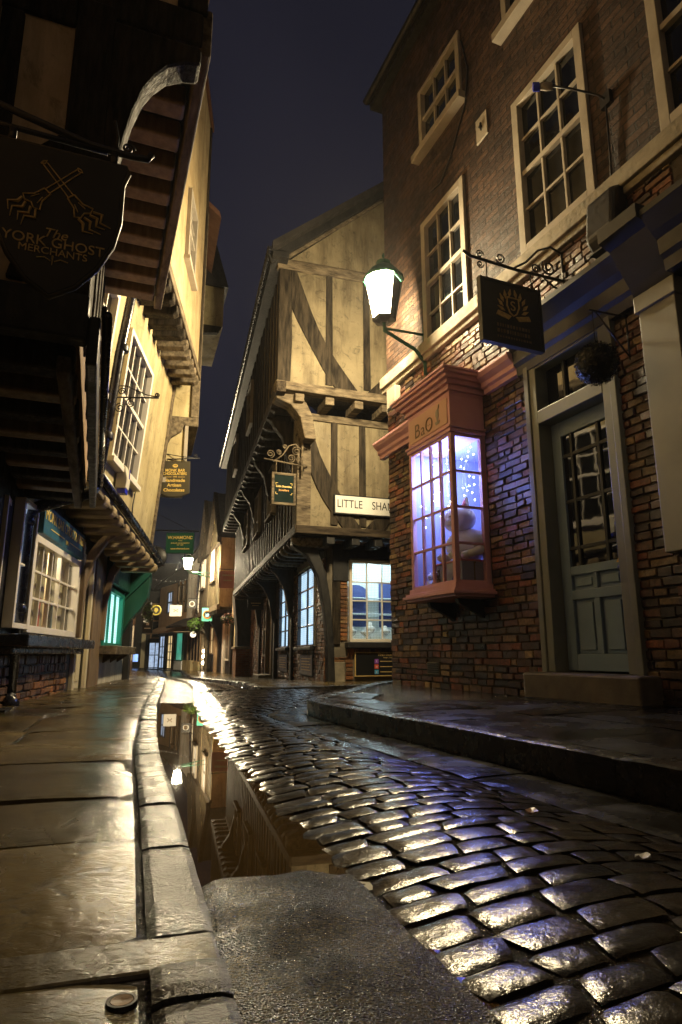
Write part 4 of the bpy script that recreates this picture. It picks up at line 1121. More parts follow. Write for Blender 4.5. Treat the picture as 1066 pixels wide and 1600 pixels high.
# great curved dragon brackets at the corner
beam([(-1.08, 4.50), (-.74, 4.52), (-.58, 4.40), (-.47, 4.18), (-.41, 3.8), (-.60, 3.8), (-.68, 4.15), (-.84, 4.34), (-1.08, 4.42)], D1 - .33, D1 - .03, 'corner_bracket', 'timber_pale', .02)
beam([(-.60, 2.36), (-.36, 2.36), (-.16, 2.12), (-.02, 1.75), (.06, 1.3), (.12, .6), (.14, .03), (.02, .03), (.0, .7), (-.06, 1.25), (-.16, 1.7), (-.33, 2.02), (-.60, 2.18)], -.16, .02, 'corner_bracket', 'timber_black', .02)
for x in (-.05, .38, .78, 1.2, 1.65, 2.1):
    MB().box(x - .07, x + .07, D1 + .02, .1, 2.19, 2.325).build('joist', MT['timber_black'], ch, bevel=.012)
MB().box(XL1 + .1, 5, D1 + .16, .1, 2.36, 2.42).build('jetty_floor', MT['timber_black'], ch)
# ground floor front
w = MB(); wall_holes(w, .0, 5, -.5, 2.3, [(.42, 1.9, .66, 2.02)], .03, .2); w.build('wall', MT['concrete_r'], ch, label='patched ground floor wall')
beam([(.15, 1.72), (5, 1.72), (5, 2.3), (.15, 2.3)], -.02, .028, 'fascia_board', 'timber_black') if False else None
w = MB(); w.box(.14, .41, -.03, .028, 1.66, 2.28); w.box(.41, 5, -.02, .028, 2.055, 2.28); w.build('fascia_board', MT['timber_black'], ch, bevel=.006)
beam([(.14, .62), (.27, .62), (.28, 1.2), (.27, 1.655), (.14, 1.655)], -.012, .028, 'post', 'timber', .01)
rs = random.Random(6)
b = MB(); bricks(b, .275, .40, .68, 1.98, [], rs, .01); b.build('wall', MT['brick_o'], ch, label='narrow brick strip beside the jeweller window'); b = MB(); bricks(b, .40, 1.95, .42, .56, [], rs, .01, .085, .14); b.build('brick_sill', MT['brick_o'], ch)
b = MB(); bricks(b, 2.1, 5, .06, .42, [], rs, .012); b.build('wall', MT['brick_o'], ch, label='orange brick plinth along the lane')
b = MB(); bricks(b, .15, .50, .06, .42, [], rs, .012)
b.build('wall', MT['brick_o'], ch, label='orange brick panels under the jeweller window')
MB().pz([(.14, .0), (.33, -.06), (.38, .03), (.14, .03)], -.05, .34).build('plinth_stone', MT['stone'], ch, bevel=.02)
win = window(ch, .43, 1.9, .66, 2.02, .0, 5, 4, MT['white'], MT['glass'], .05, .022, sash=False, name='shop_window', glass_y=.05)
MB().box(.36, 1.98, -.13, .03, .565, .655).build('sill', MT['timber_black'], win, bevel=.01)
ms = MB()
for i in range(52): x = .48 + i * 1.37 / 51; ms.box(x - .0011, x + .0011, .058, .060, .71, 1.97)
for j in range(46): z = .71 + j * 1.26 / 45; ms.box(.48, 1.85, .0602, .0615, z - .0011, z + .0011)
ms.build('mesh_grille', MT['iron'], win)
it = MB(); it.box(.3, 2.1, .95, .97, .5, 2.3); it.box(.3, .32, .24, .95, .5, 2.3); it.box(2.08, 2.1, .24, .95, .5, 2.3); it.box(.3, 2.1, .24, .95, 2.16, 2.18); it.box(.3, 2.1, .065, .95, .64, .70)
it.build('shop_room', MT['shopwall'], win)
arch = [(.68 + .20, 1.0)] ; 
pn = MB(); pn.py([(.66, .95), (1.12, .95), (1.12, 1.55)] + [(.89 + .23 * math.cos(a), 1.55 + .16 * math.sin(a)) for a in [i * math.pi / 10 for i in range(1, 10)]] + [(.66, 1.55)], .93, .945)
pn.py([(1.35, .95), (1.75, .95), (1.75, 1.75), (1.35, 1.75)], .93, .945)
pn.build('back_panel', MT['shopblue'], win)
sh = MB(); sh.box(.50, 1.9, .62, .92, 1.16, 1.175); sh.box(.50, 1.9, .70, .92, 1.45, 1.46); sh.build('glass_shelf', MT['shopwall'], win)
def necklace_bust(x, y, h, lab):
    p = thing('necklace_bust', lab, 'display bust', (0, 0, 0), MX, 'white display busts in the jeweller window')
    X = Vector(MX).normalized(); Yv = Vector((-X.y, X.x)); q = Vector(MO) + X * x + Yv * y
    p.location = (q.x, q.y, .70)
    MB().lathe([(.001, 0), (.085, 0), (.085, .02), (.03, .03), (.028, .05), (.075, .10), (.10, .62 * h), (.085, .74 * h), (.035, .80 * h), (.032, h), (.001, h + .01)], n=16).warp(lambda a, b2, c: (a, b2 * .55, c)).build('bust', MT['bust'], p, smooth=True)
    MB().tube([(.06 * math.cos(a), -.045 - .012 * math.sin(-a), .66 * h + .07 * math.sin(a)) for a in [math.pi + i * math.pi / 10 for i in range(11)]], .003, 5).build('necklace', MT['signblack'], p)
for x, y, h, lb in ((.93, .33, .30, 'tallest white necklace bust in the middle of the jeweller window'), (.80, .20, .20, 'small white necklace bust beside the tallest bust'), (1.19, .28, .24, 'white necklace bust at the right of the jeweller window'), (.56, .25, .22, 'white necklace bust at the left of the jeweller window')):
    necklace_bust(x, y, h, lb)
# ---- street side (frame MS: local x grows towards us)
Z3 = (0, 0, 0)
Y1, Y2 = -.586, -.995
XE1, XE2, XF = .56, 1.04, -11.0
gzx = lambda x: gz(10.6 - .97 * x)
sw = []
WB, WA, WC = (-2.33, -.74, .60, 2.02), (-4.74, -3.42, .60, 1.99), (-7.6, -7.0, .4, 1.85)
w = MB(); wall_holes(w, -11.2, .02, -.6, 2.3, [WB, WA, (-6.9, -5.9, -.6, 1.9), WC], .03, .18); w.build('wall', MT['mortar'], ch, Z3, ROT)
b = MB(); bricks(b, -4.95, .0, -.05, 2.06, [(-2.45, -.66, .47, 2.3), (-4.9, -3.3, .47, 2.3), (-2.02, -.84, .10, .45), (-4.72, -3.5, .08, .45)], rs, .0, .2, .064)
bricks(b, -2.45, -.66, .47, .585, [], rs, .0, .075, .11); bricks(b, -4.9, -3.3, .47, .585, [], rs, .0, .075, .11)
bf = MB(); bricks(bf, -11, -7.75, -.5, 2.0, [], rs, .0, .2, .064); pass
b.build('wall', MT['brick_o'], ch, Z3, ROT, label='orange brick street wall'); bf.build('wall', MT['brick_o'], ch, Z3, ROT, label='farther brick street wall')
for (a, bb, cc, d), nm_ in ((WB, 0), (WA, 1)):
    o = window(ch, a, bb, cc, d, .0, 2, 4, MT['pipe'], MT['blind_lit'], .035, .028, sash=False, loc=Z3, rot=ROT, glass_y=.04)
    MB().box(a - .04, bb + .04, -.10, .03, cc - .06, cc - .002).build('sill', MT['timber_black'], o, bevel=.008)
    wf = MB(); wf.box(a - .045, a - .002, -.02, .02, cc, d + .04); wf.box(bb + .002, bb + .045, -.02, .02, cc, d + .04); wf.box(a - .045, bb + .045, -.02, .021, d + .002, d + .045)
    wf.build('architrave', MT['white'], o)
    wf = MB(); wf.box(a - .10, bb + .10, -.03, .02, d + .06, d + .22); wf.build('lintel', MT['timber_brown'], o, bevel=.01)
window(ch, -7.6, -7.0, .4, 1.85, .0, 1, 2, MT['cream'], MT['glass_dark'], .06, .03, loc=Z3, rot=ROT)
dm = MB(); dm.box(-6.9, -5.9, .06, .10, -.15, 1.88); 
for x in (-6.7, -6.2): dm.box(x, x + .05, .04, .06, -.1, 1.85)
dm.build('door', MT['creamdoor'], ch, Z3, ROT)
dm = MB(); dm.box(-6.98, -6.86, -.05, .05, -.2, 1.95); dm.box(-5.94, -5.80, -.05, .05, -.2, 1.95); dm.box(-6.86, -5.94, -.05, .05, 1.86, 1.95); dm.build('door_frame', MT['timber_brown'], ch, Z3, ROT, bevel=.01)
MB().box(-7.0, -5.8, -.35, .05, -.35, gzx(-6.4) + .15).build('door_step', MT['stone'], ch, Z3, ROT, bevel=.02)
# brackets carrying the jetty
for x in (-2.95, -5.35, -8.3):
    br = MB(); br.px([(-.02, 2.3), (-.52, 2.3), (-.52, 2.2), (-.36, 2.05), (-.2, 1.75), (-.12, 1.3), (-.02, 1.1)], x - .09, x + .09)
    br.build('bracket', MT['timber_black'], ch, Z3, ROT, bevel=.015)
    MB().box(x - .10, x + .10, -.06, .03, -.4, 1.3).build('post', MT['timber_black'], ch, Z3, ROT, bevel=.01)
# the far pier
MB().box(-12.3, -11.0, -.45, .3, gz(21) - .3, .62).build('brick_pier', MT['brickwall_r'], ch, Z3, ROT)
MB().box(-12.4, -10.95, -.5, .3, .62, .70).build('pier_cap', MT['stone'], ch, Z3, ROT, bevel=.02)
MB().px([(-.40, .70), (.25, .70), (.25, 2.4), (-.55, 2.4), (-.50, 1.9), (-.42, 1.3)], -12.1, -11.2).build('pier_post', MT['timber_black'], ch, Z3, ROT, bevel=.02)
# first jetty joists along the street
x = .2; k = 0
while x > -10.9:
    MB().px([(.03, 2.17), (-.46, 2.17), (-.56, 2.20), (-.61, 2.26), (-.60, 2.32), (.03, 2.32)], x - .07, x + .07).build('joist', MT['timber_pale'] if k % 3 == 0 else MT['timber'], ch, Z3, ROT, bevel=.012)
    x -= .40; k += 1
MB().box(-11.1, .3, -.5, .05, 2.325, 2.36).build('jetty_floor', MT['timber_black'], ch, Z3, ROT)
w = MB(); w.box(-11.1, XE1 - .03, Y1 + .03, Y1 + .15, 2.36, 4.45); w.build('wall', MT['plaster'], ch, Z3, ROT, label='first floor street wall between the studs')  # plaster paler than on the front, standing in for light missing here
MB().box(-11.1, XE1, Y1 - .03, Y1 + .12, 2.33, 2.47).build('bressumer', MT['timber_h'], ch, Z3, ROT, bevel=.012)
st = 0; x = XE1 - .34; rs2 = random.Random(8)
wins1 = [(-5.05, -4.25, 3.22, 4.2), (-7.7, -6.7, 3.32, 4.3), (-2.7, -2.0, 3.2, 4.2)]
while x > -11:
    zz = 2.47
    inside = [q for q in wins1 if q[0] - .05 < x < q[1] + .05]
    z1 = inside[0][2] if inside else 4.42
    MB().py([(x - .065, 2.47), (x + .065, 2.47), (x + .055 + rs2.uniform(-.02, .02), z1), (x - .06 + rs2.uniform(-.02, .02), z1)], Y1 + .0, Y1 + .1).build('stud', MT['timber'], ch, Z3, ROT, bevel=.006)
    x -= rs2.uniform(.30, .38)
for (a, bb, cc, d) in wins1:
    window(ch, a, bb, cc, d, Y1 - .03, 2, 3, MT['cream'], MT['glass_dark'], .05, .02, sash=False, loc=Z3, rot=ROT, sill=(.05, .06, .06, MT['timber_pale']))
beam(curve_poly((-.2, 4.3), (-1.5, 2.5), .13, .05), Y1 - .004, Y1 + .08, 'brace', 'timber', loc=Z3, rot=ROT)
MB().box(-11.1, XE1, Y1 - .02, Y1 + .12, 4.40, 4.50).build('wall_plate', MT['timber_h'], ch, Z3, ROT, bevel=.01)
x = .3
while x > -10.9:
    MB().px([(Y1 + .1, 4.40), (Y2 + .05, 4.40), (Y2 - .02, 4.44), (Y2 - .01, 4.52), (Y1 + .1, 4.52)], x - .07, x + .07).build('joist', MT['timber'], ch, Z3, ROT, bevel=.012)
    x -= .46
for x in (-.1, -2.6, -5.2, -7.8):
    MB().px([(Y1, 4.40), (Y2 + .04, 4.40), (Y2 + .10, 4.28), (Y1 - .16, 4.1), (Y1 - .08, 3.75), (Y1, 3.5)], x - .08, x + .08).build('bracket', MT['timber'], ch, Z3, ROT, bevel=.012)
MB().box(-11.1, .3, Y2 + .1, Y1 + .1, 4.525, 4.56).build('jetty_floor', MT['timber_black'], ch, Z3, ROT)
MB().box(-11.1, XE2 - .04, Y2 + .03, Y2 + .15, 4.56, 6.75).build('wall', MT['plaster2'], ch, Z3, ROT, label='upper street wall between the studs')
MB().box(-11.1, XE2 + .05, Y2 - .03, Y2 + .12, 4.46, 4.64).build('bressumer', MT['timber_h'], ch, Z3, ROT, bevel=.012)
x = XE2 - .3
while x > -11:
    MB().py([(x - .065, 4.64), (x + .065, 4.64), (x + .06, 6.7), (x - .06, 6.7)], Y2, Y2 + .1).build('stud', MT['timber'], ch, Z3, ROT, bevel=.006)
    x -= rs2.uniform(.34, .42)
for x0 in (-3.6, -7.2):
    window(ch, x0, x0 + .9, 5.3, 6.3, Y2 - .03, 2, 3, MT['cream'], MT['glass_dark'], .05, .02, sash=False, loc=Z3, rot=ROT)
MB().box(-11.2, XE2 + .2, Y2 - .16, Y2 + .1, 6.70, 6.80).build('eaves_board', MT['timber_black'], ch, Z3, ROT)
MB().px([(Y2 - .20 + .055 * math.cos(a), 6.83 + .05 * math.sin(a)) for a in [math.pi + i * math.pi / 8 for i in range(9)]], -11.3, XE2 + .25).build('gutter', MT['pipe'], ch, Z3, ROT)
rf = MB()
def mspt(x, y, z):
    c_, s_ = math.cos(ROT), math.sin(ROT); return (x * c_ - y * s_, x * s_ + y * c_, z)
a0, a1 = mspt(XE2 + .3, Y2 - .18, 6.78), mspt(-11.3, Y2 - .18, 6.78)
r0, r1 = (GX, D2 - .12, 9.62), (GX + .9, 11.5, 9.62); c0, c1 = (5.35, D2 - .12, 6.7), (6.3, 11.5, 6.7)
def up(p, d=.12): return (p[0], p[1], p[2] + d)
P = [a0, a1, r1, r0, up(a0), up(a1), up(r1), up(r0)]
rf.add(P, [(0, 1, 2, 3), (4, 5, 6, 7), (0, 1, 5, 4), (1, 2, 6, 5), (2, 3, 7, 6), (3, 0, 4, 7)])
P = [r0, r1, c1, c0, up(r0), up(r1), up(c1), up(c0)]
rf.add(P, [(0, 1, 2, 3), (4, 5, 6, 7), (0, 1, 5, 4), (1, 2, 6, 5), (2, 3, 7, 6), (3, 0, 4, 7)])
rf.build('roof', MT['slate'], ch)

def at(O, X, x, y, z):
    X = Vector(X).normalized(); Yv = Vector((-X.y, X.x)); p = Vector(O) + X * x + Yv * y
    return (p.x, p.y, z)
# signs on the corner house
t = thing('street_name_sign', 'white street name sign lettered LITTLE SHAMBLES on the corner house', 'street sign', at(MO, MX, 0, D1 - .035, 0), MX)
bd = MB().box(.0, 1.48, -.012, .02, 2.70, 2.99).build('board', MT['white_sign'], t, bevel=.006)
f = MB(); f.box(-.025, 1.505, -.016, .012, 2.99, 3.005); f.box(-.025, 1.505, -.016, .012, 2.68, 2.70); f.box(-.025, .0, -.016, .012, 2.70, 2.99); f.box(1.48, 1.505, -.016, .012, 2.70, 2.99)
f.build('frame', MT['signblack'], t)
text('LITTLE', bd, .25, 2.85, .19, -.0145, MT['black_letter'], sx=.80); text('SHAMBLES', bd, .98, 2.85, .19, -.0145, MT['black_letter'], sx=.78)
t = thing('notice_board', 'black notice board with three social media icons below the jeweller window', 'notice board', at(MO, MX, 0, -.02, 0), MX)
bd = MB().box(.53, 2.05, -.012, .028, .125, .485).build('board', MT['blackboard'], t)
f = MB(); f.box(.515, .53, -.016, .02, .11, .50); f.box(2.05, 2.065, -.016, .02, .11, .50); f.box(.53, 2.05, -.016, .02, .485, .50); f.box(.53, 2.05, -.016, .02, .11, .125); f.build('frame', MT['goldworn'], t)
text('FIND OUT MORE ABOUT', bd, 1.28, .455, .05, -.014, MT['gold']) if False else text('FIND OUR MOST RECENT', bd, 1.23, .452, .052, -.014, MT['goldworn'])
text('designs, commissions and jewellery', bd, 1.23, .41, .03, -.014, MT['goldworn'])
for k, (mm, tx) in enumerate((('purpleicon', 'f'), ('redicon', 'o'), ('blueicon', 't'))):
    z = .35 - k * .085
    MB().box(.86, .93, -.015, -.012, z - .035, z + .035).build('icon', MT[mm], bd, bevel=.001)
    text(tx, bd, .895, z, .055, -.0165, MT['white_sign'])
    b_ = MB(); b_.box(.96, 1.25 + .06 * k, -.014, -.012, z - .006, z + .006); b_.build('lettering', MT['goldworn'], bd)
MSX = (.244, -.97)
for (x0, x1, lb) in ((-2.0, -.86, 'black notice board under the nearer street window of the corner house'), (-4.70, -3.52, 'black notice board under the farther street window of the corner house')):
    t = thing('notice_board', lb, 'notice board', at(MO, MSX, 0, -.015, 0), MSX)
    bd = MB().box(x0, x1, -.01, .025, .11, .44).build('board', MT['blackboard'], t)
    f = MB(); f.box(x0 - .02, x1 + .02, -.014, .02, .44, .455); f.box(x0 - .02, x1 + .02, -.014, .02, .095, .11); f.box(x0 - .02, x0, -.014, .02, .11, .44); f.box(x1, x1 + .02, -.014, .02, .11, .44); f.build('frame', MT['signblack'], t)
    b_ = MB()
    for j in range(5): b_.box(x0 + .15, x1 - .15 - .1 * (j % 2), -.012, -.01, .38 - j * .05, .393 - j * .05)
    b_.build('lettering', MT['goldworn'], bd)
# jeweller's sign on a scroll bracket, hung from the corner post over the street
t = thing('jeweller_sign', 'green hanging sign with orange lettering on a pale scroll bracket at the house corner', 'hanging sign', at(MO, MX, 0, D1 - .10, 0), MX)
bd = MB().box(-1.03, -.72, -.02, .02, 2.78, 3.22).build('board', MT['signdark'], t)
f = MB(); f.box(-1.07, -1.03, -.03, .03, 2.74, 3.26); f.box(-.72, -.68, -.03, .03, 2.74, 3.26); f.box(-1.03, -.72, -.03, .03, 3.22, 3.26); f.box(-1.03, -.72, -.03, .03, 2.74, 2.78); f.build('frame', MT['timber_pale'], t, bevel=.004)
text('Little Shambles', bd, -.875, 3.035, .042, -.022, MT['gold'], bold=.001); text('Jewellers', bd, -.875, 2.975, .045, -.022, MT['orange'], bold=.001)
b_ = MB()
for sx, sz in ((-1, 1), (1, 1), (-1, -1), (1, -1)):
    b_.tube([(-.875 + sx * .13, -.022, 3.0 + sz * .06), (-.875 + sx * .13, -.022, 3.0 + sz * .09), (-.875 + sx * .10, -.022, 3.0 + sz * .09)], .005, 5)
b_.build('emblem', MT['gold'], bd)
ir = MB(); ir.tube([(-1.20, 0, 3.47), (-.52, 0, 3.40)], .014, 8); ir.tube([(-.585, 0, 3.25), (-.575, 0, 3.85)], .018, 8)
ir.tube([(-1.02, 0, 3.455), (-.90, 0, 3.56), (-.80, 0, 3.72), (-.70, 0, 3.76), (-.60, 0, 3.68)], .011, 7)
for c_, r_, a_ in (((-1.10, 0, 3.56), .07, -1.5), ((-.97, 0, 3.60), .045, -1.5), ((-.68, 0, 3.64), .075, 1.0), ((-.76, 0, 3.52), .07, -2.0), ((-.87, 0, 3.70), .035, 0), ((-.64, 0, 3.50), .05, -1.0)):
    ir.tube(spiral(c_, r_, 1.7, a_), .008, 6)
for x in (-1.0, -.74): ir.tube([(x, 0, 3.44), (x, 0, 3.25)], .007, 6)
for z in (3.42, 3.72): ir.tube([(-.58, 0, z), (-.48, .06, z)], .012, 6)
ir.build('bracket', MT['timber_pale'], t, smooth=True)
# the little dark sign low on the street side
t = thing('projecting_sign', 'small dark projecting sign under the jetty of the corner house', 'hanging sign', at(MO, MSX, -6.9, 0, 0), (1, .2))
MB().box(-.55, -.12, -.02, .02, 1.62, 1.92).build('board', MT['signblack'], t, bevel=.004)
b_ = MB(); b_.box(-.46, -.2, -.024, -.02, 1.78, 1.80); b_.box(-.42, -.25, -.024, -.02, 1.72, 1.735); b_.build('lettering', MT['goldworn'], t)
MB().tube([(0, 0, 1.95), (-.6, 0, 1.95)], .012, 6).build('bracket', MT['iron'], t)

def rel(O0, X0, O1, X1):
    X = Vector(X0).normalized(); Yv = Vector((-X.y, X.x)); d = Vector(O1) - Vector(O0)
    return (d.dot(X), d.dot(Yv), 0), math.atan2(X1[1], X1[0]) - math.atan2(X0[1], X0[0])
# ------------------------------------------------------------------ the chocolate shop house on the left
BO, BX = (-2.69, 5.8), (-.18, 1.0)
B1O, B1X = (-2.36, 5.8), (-.097, 1.0)
B2O = (-1.25 - .097 * 5.8, 5.8)
bh = thing('jettied_house', 'leaning ochre plastered jettied house on the left with a white window over a chocolate shop', 'house', BO, BX)
L1, T1 = rel(BO, BX, B1O, B1X); L2, T2 = rel(BO, BX, B2O, B1X)
rs = random.Random(31)
w = MB(); wall_holes(w, -1.6, 2.7, -.3, 2.05, [(-.53, 1.18, .66, 1.48), (1.46, 2.02, -.3, 1.64)], .012, .18); w.build('wall', MT['timber_black'], bh)
b = MB(); bricks(b, -1.5, 1.15, .30, .56, [], rs, 0, .11, .085); b.build('wall', MT['brick'], bh, label='dark brick stall riser')
b = MB(); bricks(b, -1.5, 1.15, .05, .30, [], rs, -.004, .2, .062); b.build('wall', MT['brick_o'], bh, label='lighter brick courses at the foot of the stall riser')
sl_ = MB(); sl_.box(-1.1, 1.42, -.22, .0, .52, .615); sl_.box(-1.1, 1.38, -.12, .0, .47, .52); sl_.build('window_sill', MT['pipe'], bh, bevel=.012)
sw_ = window(bh, -.55, 1.2, .64, 1.455, -.02, 5, 3, MT['white'], MT['glass'], .06, .022, sash=False, name='shop_window', curtain=None)
for xa, xb in ((-.50, -.05), (.02, .40), (.46, .78), (.95, 1.12)):
    c = MB(); n = 24; vs = []
    for i in range(n + 1):
        x = xa + (xb - xa) * i / n; y_ = .10 + .016 * math.sin(i * 1.7)
        vs += [(x, y_, .70), (x, y_ + .01 * math.sin(i), 1.44)]
    c.add(vs, [(2 * i, 2 * i + 2, 2 * i + 3, 2 * i + 1) for i in range(n)]); c.build('curtain', MT['curtain'], sw_, smooth=True)
MB().box(-.6, 1.3, .55, .57, .5, 1.6).build('shop_room', MT['plaster'], sw_)
MB().box(.08, .24, .075, .09, .70, .98).build('poster', MT['redicon'], sw_)
MB().box(.62, .76, .065, .08, .70, .98).build('poster', MT['signblue'], sw_)
MB().box(1.03, 1.08, .055, .07, .96, 1.2).build('poster', MT['redicon'], sw_)
window(bh, -1.0, -.60, .66, 1.66, -.04, 1, 2, MT['white'], MT['cool_lit'], .04, .02, sash=False, label='narrow side light glowing pale blue')
fs = MB(); fs.box(-.46, 1.16, -.075, -.0, 1.475, 1.735); fo = fs.build('fascia_board', MT['signblue'], bh, bevel=.006, label='blue fascia board lettered MONK BAR CHOCOLATIERS')
text('MONK BAR CHOCOLATIERS', fo, .36, 1.645, .135, -.078, MT['gold'], sx=.93)
b_ = MB(); b_.box(-.25, .26, -.079, -.075, 1.545, 1.553); b_.box(.48, 1.0, -.079, -.075, 1.545, 1.553); b_.build('lettering', MT['gold'], fo); text('1999', fo, .37, 1.525, .06, -.079, MT['gold'])
b_ = MB(); b_.box(1.20, 1.34, -.05, .02, .62, 1.56); b_.build('shop_pilaster', MT['cream'], bh, bevel=.008)
d = MB(); d.box(1.46, 2.02, .04, .07, .06, 1.64)
for x0, x1, z0, z1 in ((1.53, 1.73, .16, .52), (1.78, 1.96, .16, .52)): d.box(x0, x1, .03, .04, z0, z1)
do = d.build('door', MT['creamdoor'], bh, bevel=.004)
MB().box(1.60, 1.70, .02, .035, .78, .90).build('notice', MT['signgreen'], do)
MB().box(1.56, 1.92, .025, .04, 1.1, 1.45).build('pane', MT['glass_dark'], do)
b_ = MB(); b_.box(1.36, 1.46, -.03, .05, .03, 1.72); b_.box(2.02, 2.10, -.03, .05, .03, 1.72); b_.build('door_frame', MT['creamdoor'], bh, bevel=.006)
b_ = MB(); b_.box(2.12, 2.74, -.05, .10, .0, 1.9); b_.build('post', MT['timber_brown'], bh, bevel=.012)
for x in (1.28, 2.70):
    b_ = MB(); b_.px([(-.10, .62), (-.04, .62), (-.02, 1.2), (-.10, 1.5), (-.24, 1.72), (-.42, 1.82), (-.44, 1.88), (-.24, 1.82), (-.14, 1.66), (-.06, 1.35), (-.10, 1.0)] if False else [(-.03, .64), (-.09, .64), (-.10, 1.15), (-.17, 1.48), (-.30, 1.70), (-.44, 1.80), (-.44, 1.87), (-.24, 1.78), (-.10, 1.56), (-.03, 1.2)], x - .05, x + .05)
    b_.build('bracket', MT['timber_brown'], bh, bevel=.01)
MB().box(-1.2, 3.0, -.30, .012, 2.06, 2.10).warp(lambda x, y, z: (x, y, z - .11 * max(0, x))).build('jetty_floor', MT['timber_black'], bh)
# jetty joists with rounded ends, following the sagging bressumer
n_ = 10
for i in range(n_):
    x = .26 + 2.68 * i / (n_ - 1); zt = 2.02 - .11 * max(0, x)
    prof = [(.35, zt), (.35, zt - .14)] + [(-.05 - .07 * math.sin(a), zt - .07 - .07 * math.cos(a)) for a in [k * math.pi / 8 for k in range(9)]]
    MB().px(prof, x - .075, x + .075).build('joist', MT['timber_lit'], bh, L1, T1, bevel=.015)
b_ = MB(); b_.bar((-.05, -.07, 1.995), (3.03, -.07, 1.995 - .11 * 3.03), .05, .11); b_.build('bressumer', MT['timber_pale'], bh, L1, T1, bevel=.012)
b_ = MB(); b_.tube([(-.12, -.12, 2.085), (1.2, -.13, 1.94), (3.08, -.12, 1.745)], .045, 10); b_.build('gutter', MT['pipe'], bh, L1, T1, smooth=True)
LE = .08
def lean(x, y, z):
    zz = z if z > 2.3 else (2.06 - .11 * max(x, 0))
    return (x, y - LE * (zz - 2.0), zz)
lean2 = lambda x, y, z: (x, y - LE * (z - 2.0), z)
w = MB(); wall_holes(w, -.80, 3.02, 2.0, 4.5, [(.40, 1.55, 2.46, 3.83), (-.68, -.20, 2.9, 3.85)], 0, .12, fn=lean); w.build('wall', MT['plaster'], bh, L1, T1, label='leaning first floor wall of ochre plaster')
w = MB(); w.box(3.0, 3.03, .01, 1.5, 1.75, 4.4).warp(lean2).build('wall', MT['plaster'], bh, L1, T1, label='far end wall')
b_ = MB(); b_.box(2.96, 3.05, -.03, .03, 1.8, 4.4); b_.warp(lean2).build('corner_board', MT['timber_pale'], bh, L1, T1, bevel=.01)
window(bh, .38, 1.57, 2.42, 3.85, -.02, 4, 4, MT['white'], MT['glass_dark'], .055, .022, loc=L1, rot=T1, fn=lean2, sill=(.05, .07, .06, MT['white']))
window(bh, -.70, -.18, 2.88, 3.87, -.02, 2, 4, MT['white'], MT['glass_dark'], .055, .022, loc=L1, rot=T1, fn=lean2, sill=(.05, .06, .06, MT['white']))
MB().box(-.8, 3, .25, .3, 2.3, 4.2).build('room', MT['interior'], bh, L1, T1)
# second floor
n_ = 11
for i in range(n_):
    x = .12 + 2.72 * i / (n_ - 1)
    MB().px([(.55, 4.42), (.55, 4.27), (.03, 4.27), (-.02, 4.30), (-.02, 4.42)], x - .065, x + .065).build('joist', MT['timber_pale'] if i > 5 else MT['timber'], bh, L2, T2, bevel=.014)
MB().box(.0, 2.95, -.0, .8, 4.425, 4.46).build('jetty_floor', MT['timber_black'], bh, L2, T2)
w = MB(); wall_holes(w, .02, 2.93, 4.46, 8.75, [(1.25, 1.85, 5.28, 6.22)], 0, .12); w.box(2.90, 2.929, .01, 2, 4.46, 8.75); w.box(.02, .05, .01, 2, 4.46, 8.75); w.build('wall', MT['plaster2'], bh, L2, T2, label='second floor wall of ochre plaster')
MB().box(-.02, 2.96, -.04, .05, 4.38, 4.50).build('bressumer', MT['timber_pale'], bh, L2, T2, bevel=.012)
b_ = MB(); b_.box(2.88, 2.96, -.03, .04, 4.5, 8.7); b_.build('corner_board', MT['timber'], bh, L2, T2, bevel=.01)
window(bh, 1.23, 1.87, 5.26, 6.24, -.02, 2, 4, MT['cream'], MT['glass_dark'], .055, .022, loc=L2, rot=T2, sill=(.05, .06, .06, MT['cream']))
r_ = MB(); r_.px([(-.04, 8.752), (-.04, 8.86), (3.4, 11.3), (3.4, 11.18)], -.05, 3.05); r_.build('roof', MT['rooftile'], bh, L2, T2)
MB().box(.1, 2.9, .3, 3.4, 4.5, 8.7).build('room', MT['interior'], bh, L2, T2)
# things fixed to it
def atB1(x, y, z): return at(B1O, B1X, x, y, z)
t = thing('alarm_box', 'cream burglar alarm box with a blue lens below the white sash window', 'alarm box', atB1(.83, -.10, 2.29), B1X)
MB().px([(.06, .15), (-.03, .15), (-.06, .0), (-.05, -.10), (.06, -.10)], -.07, .07).build('case', MT['alarm'], t, bevel=.008)
MB().box(-.055, .055, -.045, .05, -.155, -.102).build('lens', MT['bluelens'], t, bevel=.006)
b_ = MB(); b_.box(.02, .03, -.064, -.055, .02, .12) ; b_.build('lettering', MT['bluelens'], t)
t = thing('wall_cable', 'thin black cable hanging down the ochre plaster below the sash window', 'cable', atB1(0, 0, 0), B1X)
MB().tube([(1.62, -.06, 2.48), (1.66, -.05, 2.38), (1.58, -.05, 2.2), (1.60, -.04, 2.0)], .007, 6).build('cable', MT['iron'], t, smooth=True)
t = thing('downpipe', 'dark downpipe bending under the jetty beside the white sash window', 'drain pipe', atB1(0, 0, 0), B1X)
MB().tube([(-.04, -.09, 2.08), (-.06, -.14, 2.6), (-.08, -.20, 3.3), (-.05, -.27, 4.0), (.05, -.29, 4.18), (.30, -.26, 4.26), (.55, -.2, 4.30)], .045, 12).build('pipe', MT['pipe'], t, smooth=True)
for z in (2.45, 3.35): MB().lathe([(.055, 0), (.058, .01), (.058, .06), (.055, .07)], (-.055, -.09 - LE * (z - 2.0) * 1.12 - .01, z), 14).build('pipe_clip', MT['iron'], t, smooth=True)
t = thing('empty_sign_bracket', 'small empty black scroll bracket on the ochre wall', 'sign bracket', atB1(.05, -.16, 2.92), (1, .05))
